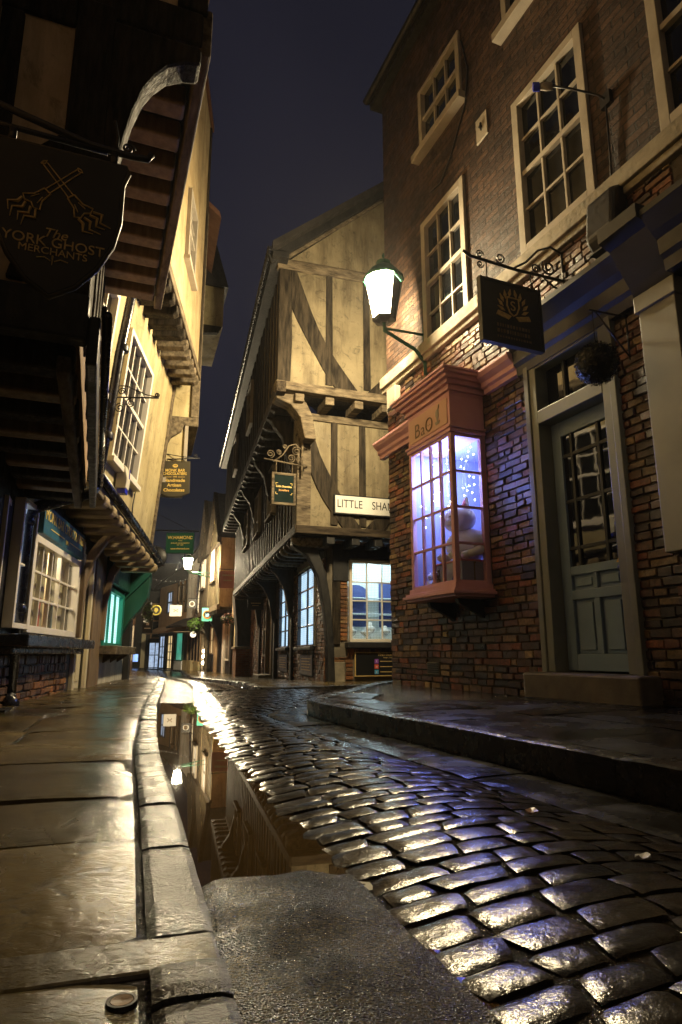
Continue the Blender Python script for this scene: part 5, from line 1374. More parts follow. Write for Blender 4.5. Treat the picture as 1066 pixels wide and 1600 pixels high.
ir = MB(); ir.tube([(0, 0, 0), (.42, 0, .0)], .008, 6); ir.tube([(0, 0, .12), (.10, 0, .12), (.30, 0, .03), (.40, 0, .01)], .006, 6); ir.tube([(0, 0, -.2), (0, 0, .14)], .008, 6)
for c_, r_, a_ in (((.06, 0, .06), .04, 0), ((.15, 0, -.06), .05, 1.5), ((.05, 0, -.11), .05, 1.5), ((.40, 0, .03), .025, -1.5)): ir.tube(spiral(c_, r_, 1.6, a_), .006, 6)
ir.tube([(.03, 0, -.17), (.03, 0, -.28)], .004, 5); ir.build('bracket', MT['iron'], t, smooth=True)
# black downpipe at the near corner
t = thing('downpipe', 'glossy black downpipe from the gutter to the footway beside the chocolate shop window', 'drain pipe', (0, 0, 0))
dp = [(-2.16, 5.45, 1.98), (-2.15, 5.43, 1.90), (-2.18, 5.38, 1.83), (-2.48, 5.20, 1.68), (-2.54, 5.15, 1.64), (-2.56, 5.12, 1.56), (-2.56, 5.12, .14)]
MB().tube(dp, .05, 14).build('pipe', MT['pipe'], t, smooth=True)
for z in (1.50, .78): MB().lathe([(.05, 0), (.062, .01), (.062, .07), (.05, .08)], (-2.56, 5.12, z), 14).build('collar', MT['pipe'], t, smooth=True)
MB().tube([(-2.56, 5.12, .16), (-2.55, 5.10, .11), (-2.49, 5.02, .09)], [.055, .06, .065], 12).build('shoe', MT['pipe'], t, smooth=True)

# ------------------------------------------------------------------ the dark near house on the left
AO, AX = (-1.14, 2.59), (-.353, .936)
ah = thing('near_timber_house', 'dark overhanging timber framed house at the near left with two jetties', 'house', AO, AX)
# ground floor, upper wall of its nearer half
MB().box(-5, 3.02, .60, .74, -.3, 1.9).build('wall', MT['timber_black'], ah)
MB().box(-5, -.02, .48, .62, 1.9, 7.5).build('wall', MT['plaster_brown'], ah, label='set back plaster wall nearer the camera')
b_ = MB(); bricks(b_, -1.2, 3.0, .05, .55, [], rs, .585, .2, .065); b_.build('wall', MT['brick'], ah)
wn = MB(); wn.box(1.9, 2.9, .385, .409, .62, 1.6); wn.build('window', MT['blue_lit'], ah, label='window glowing cold blue beside the downpipe') if False else None
o = window(ah, 2.35, 2.95, .66, 1.62, .55, 2, 3, MT['white'], MT['cool_lit'], .05, .02, sash=False, label='narrow window glowing cold white behind the downpipe')
MB().px([(.58, .60), (.40, .60), (.38, .66), (.42, .70), (.58, .70)], .2, 1.25).build('window_sill', MT['stone'], ah, bevel=.015)
# first floor block
f = MB(); f.box(.0, .05, .03, 2.6, 1.86, 3.64); f.build('wall', MT['plaster_end'], ah, label='plaster end wall of the first floor')
f = MB(); f.box(.05, 2.9, .02, .12, 1.86, 3.64); f.build('wall', MT['plaster_brown'], ah, label='first floor wall over the footway')
def bx(n, x0, x1, y0, y1, z0, z1, m='timber', bev=.015): return MB().box(x0, x1, y0, y1, z0, z1).build(n, MT[m], ah, bevel=bev)
bx('corner_post', -.03, .14, -.015, .16, 2.02, 3.62)
bx('beam', -.05, .04, -.02, 2.4, 1.80, 2.02, 'timber_black')
bx('beam', -.025, .04, .16, 2.4, 3.44, 3.64)
bx('stud', -.02, .04, .38, .48, 2.02, 3.44)
MB().px([(.16, 2.05), (.16, 2.55), (.24, 2.42), (.30, 2.2), (.33, 2.05)], -.028, .02).build('brace', MT['timber'], ah, bevel=.015)
MB().px([(.15, 2.45), (.15, 2.85), (.27, 2.72), (.42, 2.62), (.42, 2.45)], -.024, .02).build('brace', MT['timber'], ah, bevel=.015)
for x in (.5, 1.0, 1.5, 2.0, 2.5): bx('stud', x, x + .13, .0, .1, 2.02, 3.6)
# curved bracket carrying the corner of the upper jetty
MB().px([(-.0, 2.62), (.0, 3.55), (-.44, 3.55), (-.44, 3.45), (-.36, 3.43), (-.28, 3.38), (-.22, 3.30), (-.17, 3.20), (-.13, 3.06), (-.10, 2.90), (-.08, 2.76), (-.05, 2.62)], -.02, .13).build('bracket', MT['timber'], ah, bevel=.02)
# lower jetty
for i in range(9): bx('joist', .12 + i * .33, .25 + i * .33, .03, .5, 1.72, 1.85, 'timber_brown' if i % 2 else 'timber', .015)
MB().box(.0, 2.95, .05, .5, 1.853, 1.865).build('jetty_floor', MT['timber_black'], ah)
MB().box(-.03, 2.98, -.07, -.02, 1.70, 1.93).build('fascia_board', MT['timber_black'], ah, bevel=.01)
MB().box(.05, 2.95, .04, .10, 1.68, 1.76).build('bressumer', MT['timber_pale'], ah, bevel=.012)
b_ = MB(); b_.tube([(-.05, -.095, 1.93), (2.98, -.095, 1.91)], .022, 10); b_.tube([(-.05, -.08, 1.965), (2.98, -.08, 1.955)], .012, 6); b_.build('gutter', MT['pipe'], ah, smooth=True)
# upper jetty
U0 = -.449
for i in range(10): bx('joist', .16 + i * .27, .29 + i * .27, U0 + .04, .04, 3.60, 3.735, 'timber_brown', .015)  # brighter brown put in place of light that misses these joists
MB().box(.1, 2.85, U0, 2.5, 3.74, 3.78).build('jetty_floor', MT['timber_black'], ah)
MB().box(.08, 2.88, U0 - .05, U0 + .02, 3.62, 3.92).build('fascia_board', MT['timber_pale'], ah, bevel=.012)
bx('bressumer', .06, .20, U0, 2.6, 3.65, 3.86)
MB().box(.09, 2.85, U0 + .02, 2.6, 3.78, 7.0).build('wall', MT['plaster_end'], ah, label='plaster upper storey')
bx('corner_post', .05, .2, U0 - .02, U0 + .14, 3.86, 7.0)
for y in (.1, .6): bx('stud', .07, .12, y, y + .12, 3.86, 7.0)
MB().px([(U0 - .3, 7.0), (U0 - .25, 7.12), (3.6, 9.6), (3.6, 9.48)], -.0, 3.0).build('roof', MT['rooftile'], ah)
# the shield sign
AEX = (.936, .353)
t = thing('ghost_merchants_sign', 'big black shield shaped hanging sign with crossed torches and worn gold lettering', 'hanging sign', at(AO, AEX, 0, -.62, 0), AEX)
cx = -.085; hw = .215
sh = [(cx - hw, 2.235), (cx + hw, 2.235), (cx + hw + .005, 2.215), (cx + hw - .012, 2.16), (cx + hw - .012, 2.00), (cx + hw - .03, 1.90), (cx + hw - .075, 1.80), (cx + .075, 1.715), (cx + .0, 1.665), (cx - .075, 1.715), (cx - hw + .075, 1.80), (cx - hw + .03, 1.90), (cx - hw + .012, 2.00), (cx - hw + .012, 2.16), (cx - hw - .005, 2.215)]
bd = MB().py(sh, -.014, .014).build('board', MT['signblack'], t, bevel=.003)
ed = MB(); ed.tube([(x, 0, z) for x, z in sh] + [(sh[0][0], 0, sh[0][1])], .0125, 8); ed.build('rim', MT['white_sign'] if False else MT['signbrown'], t, smooth=True)
em = MB()
def torch(sx):
    def P(a, b_):        # along the shaft a (0 handle .. 1 flame), across b_
        p0 = Vector((cx + sx * .055, 2.165)); p1 = Vector((cx - sx * .095, 1.99)); d = (p1 - p0); nn = Vector((-d.y, d.x)).normalized()
        q = p0 + d * a + nn * b_; return (q.x, -.0165, q.y)
    em.tube([P(0, -.008), P(.62, -.010)], .0022, 5); em.tube([P(0, .008), P(.62, .010)], .0022, 5); em.tube([P(-.03, -.012), P(-.05, 0), P(-.03, .012), P(0, .0), P(-.03, -.012)], .0025, 5)
    em.tube([P(.62, -.014), P(.62, .014)], .003, 5)
    em.tube([P(.62, -.014), P(.8, -.018), P(.93, -.038), P(.98, -.02), P(.94, .0), P(.98, .02), P(.93, .038), P(.8, .018), P(.62, .014)], .003, 5)
    em.tube([P(.75, -.008), P(.88, -.016)], .002, 5); em.tube([P(.75, .008), P(.88, .014)], .002, 5)
    for k, (a, b_) in enumerate(((.98, -.03), (1.0, -.01), (1.0, .012), (.98, .03))):
        em.tube([P(a, b_), P(a + .10, b_ * 1.3 + .012), P(a + .2, b_ * 1.2 - .010), P(a + .30 + .04 * (k % 2), b_ * 1.1 + .012)], [.005, .006, .004, .0015], 5)
torch(1); torch(-1); em.build('emblem', MT['goldworn'], bd); em = MB()
em.tube([(cx - .05, -.0165, 1.795), (cx - .025, -.0165, 1.80), (cx - .006, -.0165, 1.79)], .0022, 5); em.tube([(cx + .05, -.0165, 1.795), (cx + .025, -.0165, 1.80), (cx + .006, -.0165, 1.79)], .0022, 5)
em.tube([(cx, -.0165, 1.81), (cx, -.0165, 1.775)], [.004, .001], 5)
em.build('emblem', MT['goldworn'], bd)
text('The', bd, cx, 1.895, .05, -.0155, MT['goldworn'], shear=.3); text('YORK GHOST', bd, cx, 1.86, .052, -.0155, MT['goldworn'], sx=1.0); text('MERCHANTS', bd, cx, 1.825, .038, -.0155, MT['goldworn'], sx=1.0)
ir = MB(); ir.tube([(-.52, 0, 2.44), (-.30, 0, 2.37), (.0, 0, 2.30), (.14, 0, 2.295), (.20, 0, 2.30), (.215, 0, 2.325)], .013, 8); ir.tube([(-.52, 0, 2.30), (.06, 0, 2.285)], .010, 8)
for x in (cx - .17, cx + .17): ir.box(x - .012, x + .012, -.01, .01, 2.235, 2.29)
ir.tube(spiral((.13, 0, 2.325), .022, 1.5, 0), .005, 6); ir.tube([(.09, 0, 2.30), (.09, 0, 2.36), (.075, 0, 2.43)], .006, 6)
ir.build('bracket', MT['iron'], t, smooth=True)

# ------------------------------------------------------------------ house C, the green shop beyond
CO, CX = (-2.69 - .18 * .0, 5.8), BX
chh = thing('green_shop_house', 'house beyond the chocolate shop with a dark green shopfront and a lit teal window', 'house', BO, BX)
E1, ET = rel(BO, BX, at(B1O, B1X, 3.06, 0, 0)[:2], (-.30, 1.0))
w = MB(); wall_holes(w, 2.74, 5.1, -.3, 2.3, [(2.86, 4.34, .58, 1.36)], .012, .15); w.build('wall', MT['green'], chh)
b_ = MB(); b_.box(2.76, 4.88, -.03, .011, .02, .46); b_.build('stall_riser', MT['plaster_white'], chh, label='white rendered stall riser')
ow = window(chh, 2.85, 4.35, .56, 1.38, -.03, 3, 1, MT['teal'], MT['teal_lit'], .06, .018, sash=False, name='shop_window')
b_ = MB(); b_.box(4.35, 4.44, -.06, .012, .56, 1.40); b_.build('architrave', MT['teal'], ow)
b_ = MB(); b_.box(2.66, 4.62, -.26, .0, .46, .575); 
for x in (3.1, 3.7, 4.3): b_.px([(0, .46), (-.2, .46), (-.02, .34)], x - .04, x + .04)
b_.build('window_sill', MT['timber_pale'], chh, bevel=.01)
b_ = MB(); b_.box(2.78, 4.9, -.12, .0, 1.42, 1.80); fo = b_.build('fascia_board', MT['green'], chh, bevel=.008)
text('ANTIQUES', fo, 3.1, 1.55, .09, -.123, MT['gold'], sx=.7) if False else None
cp = [(.02, 1.95), (-.40, 1.95), (-.41, 1.62), (-.38, 1.36), (-.27, 1.16), (-.12, .98), (-.0, .76), (.02, .6)]
MB().px(cp, 4.62, 4.86).build('console', MT['green'], chh, bevel=.012)
MB().px([(-.02, 1.95), (-.41, 1.95), (-.43, 1.72), (-.02, 1.28)], 4.50, 4.615).build('console_panel', MT['green2'], chh, bevel=.006)
MB().box(4.9, 5.12, -.12, .05, -.1, 1.2).build('post', MT['timber_black'], chh, bevel=.01)
MB().box(2.76, 5.3, -.55, .0, 1.96, 2.0).build('jetty_floor', MT['timber_black'], chh)
MB().tube([(4.9, -.44, 1.90), (4.9, -.46, 2.1), (4.95, -.40, 2.25)], .04, 8).build('pipe', MT['pipe'], chh)
# its upper floors, seen end on
w = MB(); w.box(.0, 3.1, .05, 2.5, 1.9, 8.0); w.build('wall', MT['plaster2'], chh, E1, ET)
w = MB(); w.box(.04, .95, -.38, .05, 2.95, 3.78); w.build('wall', MT['plaster'], chh, E1, ET, label='ochre end of the jettied first floor')
w = MB(); w.box(.04, 1.5, -.50, .05, 3.90, 7.4); w.build('wall', MT['plaster'], chh, E1, ET, label='ochre end of the jettied second floor')
b_ = MB(); b_.box(.0, 1.5, -.56, .05, 3.76, 3.90); b_.box(.0, .10, -.56, -.44, 3.90, 7.4); b_.build('corner_post', MT['timber_pale'], chh, E1, ET, bevel=.012)
MB().px([(.0, 3.10), (.0, 3.78), (-.36, 3.78), (-.32, 3.66), (-.18, 3.55), (-.10, 3.38), (-.08, 3.12)], -.03, .035).build('bracket', MT['timber_pale'], chh, E1, ET, bevel=.015)
b_ = MB(); b_.box(.0, .06, -.42, -.37, 2.9, 3.76); b_.box(.0, .95, -.42, .05, 2.88, 2.95); b_.build('corner_board', MT['cream'], chh, E1, ET)
MB().px([(-.75, 7.3), (-.72, 7.42), (2.5, 10.2), (2.5, 10.08)], -.05, 1.55).build('roof', MT['rooftile'], chh, E1, ET)
# house D: a high oriel with an ochre end
t = thing('oriel_house', 'tall dark house farther down the left side with a high ochre oriel', 'house', at(B1O, B1X, 6.3, 0, 0), (-.32, 1.0))
MB().box(0, 4.5, .95, 3.5, -.6, 5.4).build('wall', MT['timber_black'], t)
MB().box(0, 4.5, .25, 3.5, 5.4, 9.5).build('wall', MT['plaster2'], t, label='upper wall in dark plaster')
MB().box(.02, 2.0, -.52, .25, 7.15, 8.05).build('oriel', MT['plaster'], t)
MB().px([(-.5, 7.15), (.25, 7.15), (.25, 6.5), (.1, 6.6), (-.05, 6.95), (-.42, 7.0)], .0, .12).build('bracket', MT['timber'], t, bevel=.01)
MB().px([(.3, 8.05), (-.60, 8.05), (-.56, 8.2), (-.2, 9.4), (.3, 9.9)], -.04, 2.1).build('oriel_roof', MT['slate'], t)
MB().px([(.1, 9.5), (.1, 9.62), (3.5, 11.6), (3.5, 11.4)], -.0, 4.5).build('roof', MT['slate'], t)

# hanging signs over the street
t = thing('chocolatier_sign', 'dark bronze hanging sign reading MONK BAR CHOCOLATIERS Handmade Artisan Chocolates on a thin rod', 'hanging sign', (-2.62, 8.90, 0), (1, .02))
bd = MB().py([(.03, 3.185), (.42, 3.185), (.43, 2.72), (.33, 2.685), (.225, 2.675), (.12, 2.685), (.02, 2.72)], -.015, .015).build('board', MT['signbrown'], t)
f = MB(); f.tube([(.025, 0, 3.19), (.425, 0, 3.19), (.435, 0, 2.72), (.33, 0, 2.68), (.225, 0, 2.67), (.12, 0, 2.68), (.015, 0, 2.72), (.025, 0, 3.19)], .013, 6); f.build('frame', MT['signbrown'], t)
MB().disc(.225, 3.125, .026, -.0185, -.015, 20, 0, 1.45).build('emblem', MT['gold'], bd); text('MB', bd, .225, 3.125, .034, -.0195, MT['signblack'])
for s_, z, sz, sx in (('MONK BAR', 3.055, .058, .95), ('CHOCOLATIERS', 3.005, .056, .82), ('Handmade', 2.905, .066, 1.05), ('Artisan', 2.835, .066, 1.05), ('Chocolates', 2.762, .066, 1.0)):
    text(s_, bd, .225, z, sz, -.017, MT['gold'], sx=sx, bold=.0008)
text('1999', bd, .225, 2.958, .03, -.017, MT['gold']); b_ = MB(); b_.box(.08, .18, -.017, -.015, 2.955, 2.960); b_.box(.27, .37, -.017, -.015, 2.955, 2.960); b_.build('lettering', MT['gold'], bd)
ir = MB(); ir.tube([(-.25, .05, 3.23), (.57, 0, 3.245)], .009, 6); ir.tube([(-.22, .05, 3.34), (.05, .02, 3.32), (.30, 0, 3.27), (.48, 0, 3.25)], .006, 6); ir.tube(spiral((.50, 0, 3.285), .03, 1.4, -1.5), .005, 6)
for x in (.10, .33): ir.tube([(x, 0, 3.24), (x, 0, 3.19)], .005, 5)
ir.build('bracket', MT['iron'], t, smooth=True)
t = thing('hamond_sign', 'dark green hanging sign reading W.HAMOND beneath a long rod over the street', 'hanging sign', (-3.32, 12.0, 0), (1, .0))
bd = MB().box(.02, .50, -.02, .02, 2.345, 2.70).build('board', MT['signgreen'], t)
f = MB(); f.box(.0, .02, -.028, .028, 2.325, 2.72); f.box(.50, .52, -.028, .028, 2.325, 2.72); f.box(.02, .50, -.028, .028, 2.70, 2.72); f.box(.02, .50, -.028, .028, 2.325, 2.345); f.build('frame', MT['green'], t)
text('W.HAMOND', bd, .27, 2.625, .085, -.022, MT['gold'], sx=.98, bold=.001); text('YORK', bd, .27, 2.568, .03, -.022, MT['gold'])
text('JEWELLERS AND SILVERSMITHS', bd, .27, 2.52, .032, -.022, MT['gold'], sx=.8); text('EST 1869', bd, .27, 2.485, .032, -.022, MT['gold'])
text('www.whamond.com', bd, .27, 2.415, .045, -.022, MT['gold'], sx=.95, bold=.0008)
ir = MB(); ir.tube([(-.55, .1, 2.80), (.62, 0, 2.755)], .012, 6); ir.tube([(-.2, .0, 3.1), (.45, 0, 2.77)], .005, 5)
for x in (.1, .42): ir.tube([(x, 0, 2.77), (x, 0, 2.72)], .006, 5)
ir.build('bracket', MT['iron'], t)
# round black loudspeaker-like lamp housing beyond the shop house
t = thing('satellite_dish', 'dark round dish on the end of the left hand houses', 'dish', (-3.3, 11.3, 2.15), (1, .1))
MB().lathe([(.001, .06), (.14, .04), (.20, .0), (.19, -.02), (.001, .02)], n=20).warp(lambda x, y, z: (x, z, y)).build('dish', MT['iron'], t, smooth=True)
MB().tube([(0, .0, 0), (-.25, .15, -.05)], .02, 6).build('arm', MT['iron'], t)

# ------------------------------------------------------------------ the far end of the street
HO, HX = (-3.13, 22.0), (.35, -1.0)
t = thing('narrow_brick_house', 'narrow dark brick house squeezed past the corner house with a cream door', 'house', HO, HX)
MB().box(-3.15, .1, .02, 5, -.9, 7.2).build('wall', MT['brickwall_r'], t)
MB().px([(-.1, 7.15), (-.1, 7.3), (2.6, 9.4), (5, 7.3), (5, 7.15)], -3.2, .12).build('roof', MT['slate'], t)
MB().box(-2.6, -1.2, -.03, .02, -.35, 1.75).build('door', MT['plaster'], t)
MB().box(-2.75, -1.05, -.10, .02, 1.8, 2.5).build('fascia_board', MT['plaster_brown'], t)
MB().box(-2.5, -1.3, -.06, .015, 2.55, 3.0).build('panel', MT['plaster'], t)
window(t, -2.3, -1.4, 4.6, 5.9, -.03, 2, 2, MT['cream'], MT['glass_dark'], .07, .03)
for xx in (-1.0, -3.1): MB().box(xx, xx + .27, -.10, .02, -.4, 1.9).build('post', MT['timber_black'], t)
t = thing('pink_sign', 'faded pinkish square sign hanging before the narrow brick house', 'hanging sign', at(HO, HX, -1.0, -.55, 0), (1, .2))
MB().box(-.35, .28, -.02, .02, 2.75, 3.35).build('board', MT['pink'], t)
b_ = MB(); b_.box(-.25, .18, -.024, -.02, 3.18, 3.23); b_.box(-.2, .1, -.024, -.02, 3.0, 3.04); b_.build('lettering', MT['white'], t)
MB().tube([(.6, .2, 3.42), (-.4, 0, 3.42)], .015, 6).build('bracket', MT['iron'], t)
# double gabled timber house
t = thing('double_gable_house', 'brightly lit timber framed house with two steep gables down the right side', 'house', at(HO, HX, -3.2, 0, 0), HX)
zb = 2.25
for k, x0 in enumerate((-3.05, -6.15)):
    x1 = x0 + 3.0; xm = (x0 + x1) / 2; zp = 6.9 + .35 * k
    MB().py([(x0, zb), (x1, zb), (x1, 5.0), (xm, zp), (x0, 5.0)], -.55, 3).build('wall', MT['plaster'], t)
    b_ = MB(); b_.py([(x0 - .12, 4.75), (xm, zp + .02), (xm, zp + .26), (x0 - .12, 5.0)], -.72, -.56); b_.py([(xm, zp + .02), (x1 + .12, 4.75), (x1 + .12, 5.0), (xm, zp + .26)], -.72, -.56); b_.build('barge_board', MT['timber'], t)
    b_ = MB(); b_.add([(x0 - .12, -.7, 4.95), (xm, -.7, zp + .22), (xm, 4, zp + .22), (x0 - .12, 4, 4.95)], [(0, 1, 2, 3)]); b_.add([(x1 + .12, -.7, 4.95), (xm, -.7, zp + .22), (xm, 4, zp + .22), (x1 + .12, 4, 4.95)], [(0, 1, 2, 3)]); b_.build('roof', MT['slate'], t)
    for j in range(9):
        x = x0 + .15 + j * (2.7 / 8); zt = 5.0 + (zp - 5.0) * (1 - abs(x - xm) / 1.5) - .15
        if .95 < x - x0 < 2.05: MB().py([(x - .06, zb), (x + .06, zb), (x + .06, 3.35), (x - .06, 3.35)], -.575, -.5).build('stud', MT['timber'], t); MB().py([(x - .06, 4.65), (x + .06, 4.65), (x + .06, zt), (x - .06, zt)], -.575, -.5).build('stud', MT['timber'], t)
        else: MB().py([(x - .06, zb), (x + .06, zb), (x + .06, zt), (x - .06, zt)], -.575, -.5).build('stud', MT['timber'], t)
    MB().box(x0, x1, -.60, -.5, 4.68, 4.82).build('beam', MT['timber'], t); MB().box(x0, x1, -.62, -.5, zb - .1, zb + .1).build('bressumer', MT['timber_pale'], t)
    window(t, xm - .5, xm + .5, 3.35, 4.65, -.615, 1, 2, MT['cream'], MT['pale_lit'] if k == 0 else MT['pale_lit'], .10, .03, sill=(.08, .08, .08, MT['timber']))
    for j in range(8):
        x = x0 + .2 + j * .38; MB().box(x - .07, x + .07, -.6, .05, zb - .26, zb - .1).build('joist', MT['timber'], t)
MB().box(-6.2, .0, .05, 3, -.9, zb - .1).build('wall', MT['timber_black'], t)
window(t, -1.4, -.5, .2, 1.75, .0, 2, 3, MT['white'], MT['glass_dark'], .06, .025, sash=False)
MB().box(-2.3, -1.7, -.01, .05, -.35, 1.7).build('door', MT['white'], t)
window(t, -5.8, -4.7, .45, 1.7, .0, 2, 2, MT['timber_brown'], MT['warm_lit'], .07, .03, sash=False)
b_ = MB(); b_.box(-4.3, -3.9, -.05, .05, -.45, 1.9); b_.build('post', MT['plaster_brown'], t)
for x in (-3.1, -6.1): MB().px([(.05, zb - .1), (-.6, zb - .1), (-.55, zb - .3), (-.25, zb - .7), (.05, zb - 1.5)], x - .1, x + .1).build('bracket', MT['timber_black'], t)
# white bulging house
GO = at(HO, HX, -9.45, 0, 0)[:2]
t = thing('white_rendered_house', 'white rendered bulging house front beyond the double gables', 'house', GO, HX)
MB().px([(.0, 1.3), (-.45, 1.75), (-.62, 2.6), (-.55, 4.0), (-.35, 5.4), (-.1, 6.6), (3, 6.6), (3, 1.3)], -2.4, 0).build('wall', MT['plaster_white'], t)
MB().box(-2.4, 0, .02, 3, -1, 1.3).build('wall', MT['brickwall_r'], t)
MB().px([(-.3, 6.5), (-.3, 6.62), (1.4, 8.2), (3.2, 6.62), (3.2, 6.5)], -2.5, .1).build('roof', MT['slate'], t)
window(t, -1.8, -.6, .2, 1.25, -.03, 3, 2, MT['timber_black'], MT['pale_lit'], .05, .025, sash=False)
MB().tube([(-.1, -.55, 1.7), (-.1, -.68, 2.6), (-.1, -.6, 4.2), (-.1, -.3, 6.4)], .05, 8).build('pipe', MT['pipe'], t)
# brown house with the white gable
FO, FX = (-6.55, 31.2), (.6, -1.0)
t = thing('brown_plaster_house', 'low brown plastered house with a white lit end at the bend of the street', 'house', FO, FX)
MB().box(-2.9, .6, .0, 4, 1.7, 4.9).build('wall', MT['plaster_white'], t, label='white end of the front')
MB().py([(-2.9, 4.9), (.6, 4.9), (.6, 5.9)], .0, 4).build('wall', MT['plaster_white'], t, label='white end above the eaves')
MB().box(-8.2, -2.9, .02, 4, 1.7, 4.3).build('wall', MT['plaster_brown'], t)
MB().box(-8.2, .6, .1, 4, -1, 1.7).build('wall', MT['timber_black'], t)
MB().py([(-8.3, 4.25), (-2.9, 4.85), (.7, 6.0), (.7, 6.1), (-2.9, 4.97), (-8.3, 4.37)], -.35, 4).build('roof', MT['slate'], t)
for x in (-3.0, -3.7, -4.4): MB().box(x - .12, x + .02, -.06, .05, 2.6, 4.35).build('stud', MT['timber'], t); 
window(t, -4.4, -3.15, 3.2, 4.1, -.03, 3, 1, MT['timber_brown'], MT['glass_dark'], .06, .05, sash=False)
window(t, -6.4, -5.5, 2.7, 3.9, -.03, 2, 2, MT['timber_black'], MT['cool_lit'], .06, .04)
MB().px([(.05, 1.95), (-.9, 1.75), (-.9, 1.85), (.05, 2.3)], -3.4, .3).build('shop_canopy', MT['slate'], t)
MB().px([(.05, 1.75), (-.7, 1.55), (-.7, 1.65), (.05, 2.0)], -8.2, -3.6).build('shop_canopy', MT['plaster_brown'], t)
window(t, -2.6, -.6, -.0, 1.55, .04, 4, 1, MT['timber_brown'], MT['glass_dark'], .08, .06, sash=False, name='shop_window')
b_ = MB(); b_.box(-2.9, -1.6, -.10, .1, -.7, .15); b_.box(-1.3, -.6, -.05, .1, -.7, .1); b_.build('stall_riser', MT['plaster'], t)
window(t, -4.6, -3.4, .1, 1.6, .04, 1, 1, MT['green'], MT['green_lit'], .06, .05, sash=False, name='shop_window', label='shop window glowing green')
MB().box(-4.7, -3.4, .0, .1, -.7, .1).build('stall_riser', MT['shopwall'], t)
window(t, -6.2, -5.2, -.35, 1.5, .04, 2, 4, MT['timber_black'], MT['warm_lit'], .06, .05, sash=False, name='shop_window', label='dim warm shop window')
window(t, -7.8, -6.7, -.35, 1.5, .04, 2, 3, MT['timber_black'], MT['cool_lit'], .06, .05, sash=False, name='shop_window', label='dim cold shop window')
for x in (-.3, .2):
    MB().box(x - .06, x + .06, -.02, .1, -.7, 1.6).build('post', MT['timber_pale'], t)
wb = MB()
for z in (.05, .35, .6): wb.ball((-.05, .05, z), .09, 0, 10)
wb.build('shop_lamps', MT['warmbulb'], t)
# closing front across the end of the street
EO, EX = (-15.5, 40.5), (1.0, .12)
t = thing('end_house', 'dark house front closing the far left end of the street with a blue lit shop', 'house', EO, EX)
MB().box(0, 4.6, .0, 3, -1, 4.4).build('wall', MT['timber_black'], t)
MB().px([(-.2, 4.35), (-.2, 4.5), (2.5, 6.5), (4, 4.5), (4, 4.35)], -.1, 4.7).build('roof', MT['slate'], t)
window(t, 2.05, 2.55, .75, 1.9, -.05, 2, 2, MT['white'], MT['cool_lit'], .07, .04)
MB().box(2.15, 2.6, -.05, .0, 2.3, 3.4).build('panel', MT['plaster_brown'], t)
window(t, 1.9, 2.95, -.05, .5, -.05, 2, 1, MT['timber_black'], MT['blue_lit'], .05, .04, sash=False, name='shop_window', label='shop window glowing blue')
window(t, 3.55, 4.2, 1.4, 3.6, -.05, 1, 2, MT['plaster_brown'], MT['glass_dark'], .08, .04)
window(t, 3.5, 4.3, -.4, 1.2, -.05, 2, 2, MT['timber_black'], MT['cool_lit'], .06, .05, sash=False, name='shop_window', label='narrow cold lit shop window')
b_ = MB(); b_.box(3.05, 3.3, -.12, .05, -.7, 1.7); b_.build('post', MT['creamdoor'], t)
t = thing('poster_board', 'framed board of small posters low on the wall at the far end', 'notice board', (-13.55, 40.3, -.45), EX)
MB().box(0, .62, -.03, .0, 0, .5).build('board', MT['white'], t)
b_ = MB(); b_.box(.25, .45, -.036, -.03, .06, .44); b_.build('poster', MT['redicon'], t)
b_ = MB(); b_.box(.07, .2, -.036, -.03, .06, .44); b_.box(.49, .57, -.036, -.03, .1, .4); b_.build('poster', MT['signblack'], t)
# a plain row closing the left side behind the shop houses
t = thing('left_row_house', 'dark brick house continuing the left side of the street', 'house', at(BO, BX, 9.7, 0, 0), (-.30, 1.0))
MB().box(0, 20, .75, 5, -1.2, 4.0).build('wall', MT['brickwall_r'], t)
MB().px([(.6, 3.95), (.6, 4.1), (3, 6), (5.2, 4.1), (5.2, 3.95)], 0, 20).build('roof', MT['slate'], t)
for x in (2.5, 7, 12): window(t, x, x + 1.1, .2, 1.6, .70, 2, 3, MT['cream'], MT['glass_dark'], .06, .03)
# more hanging signs, far off
def small_sign(name, label, loc, w, h, mat, kind, X=(1, .1), brk=.5):
    t = thing(name, label, 'hanging sign', loc, X)
    if kind == 'round':
        bd = MB().disc(0, 0, w / 2, -.02, .02, 28).build('board', MT[mat], t)
    else:
        bd = MB().box(-w / 2, w / 2, -.02, .02, -h / 2, h / 2).build('board', MT[mat], t)
    MB().tube([(-w / 2, 0, h / 2 + .06), (w / 2 + brk, .1, h / 2 + .06)], .014, 6).build('bracket', MT['iron'], t)
    return bd
bd = small_sign('white_sign', 'white square hanging sign with a small brown emblem far down the street', (-7.67, 30.0, 2.43), .55, .51, 'white_sign', 'sq', brk=.9)
e_ = MB(); e_.tube([(-.10, -.025, .06), (0, -.025, 0), (-.10, -.025, -.06)], .018, 6); e_.tube([(.10, -.025, .06), (0, -.025, 0), (.10, -.025, -.06)], .018, 6); e_.build('emblem', MT['timber_brown'], bd)
bd = small_sign('black_sign', 'black square hanging sign with a pale round badge far down the street', (-6.93, 30.0, 2.74), .40, .40, 'signblack', 'sq', brk=.6)
MB().disc(0, 0, .13, -.026, -.02, 24).build('emblem', MT['white_sign'], bd); e_ = MB(); e_.disc(0, 0, .09, -.030, -.026, 20); e_.build('emblem', MT['timber_pale'], bd)
bd = small_sign('mint_sign', 'mint green hanging sign with an orange ring before the white house', (-5.58, 27.0, 2.07), .44, .54, 'teal_sign', 'sq', brk=.5)
e_ = MB(); e_.tube([(.16 * math.cos(i * .3142), -.025, .16 * math.sin(i * .3142)) for i in range(21)], .022, 8); e_.build('emblem', MT['orange'], bd)
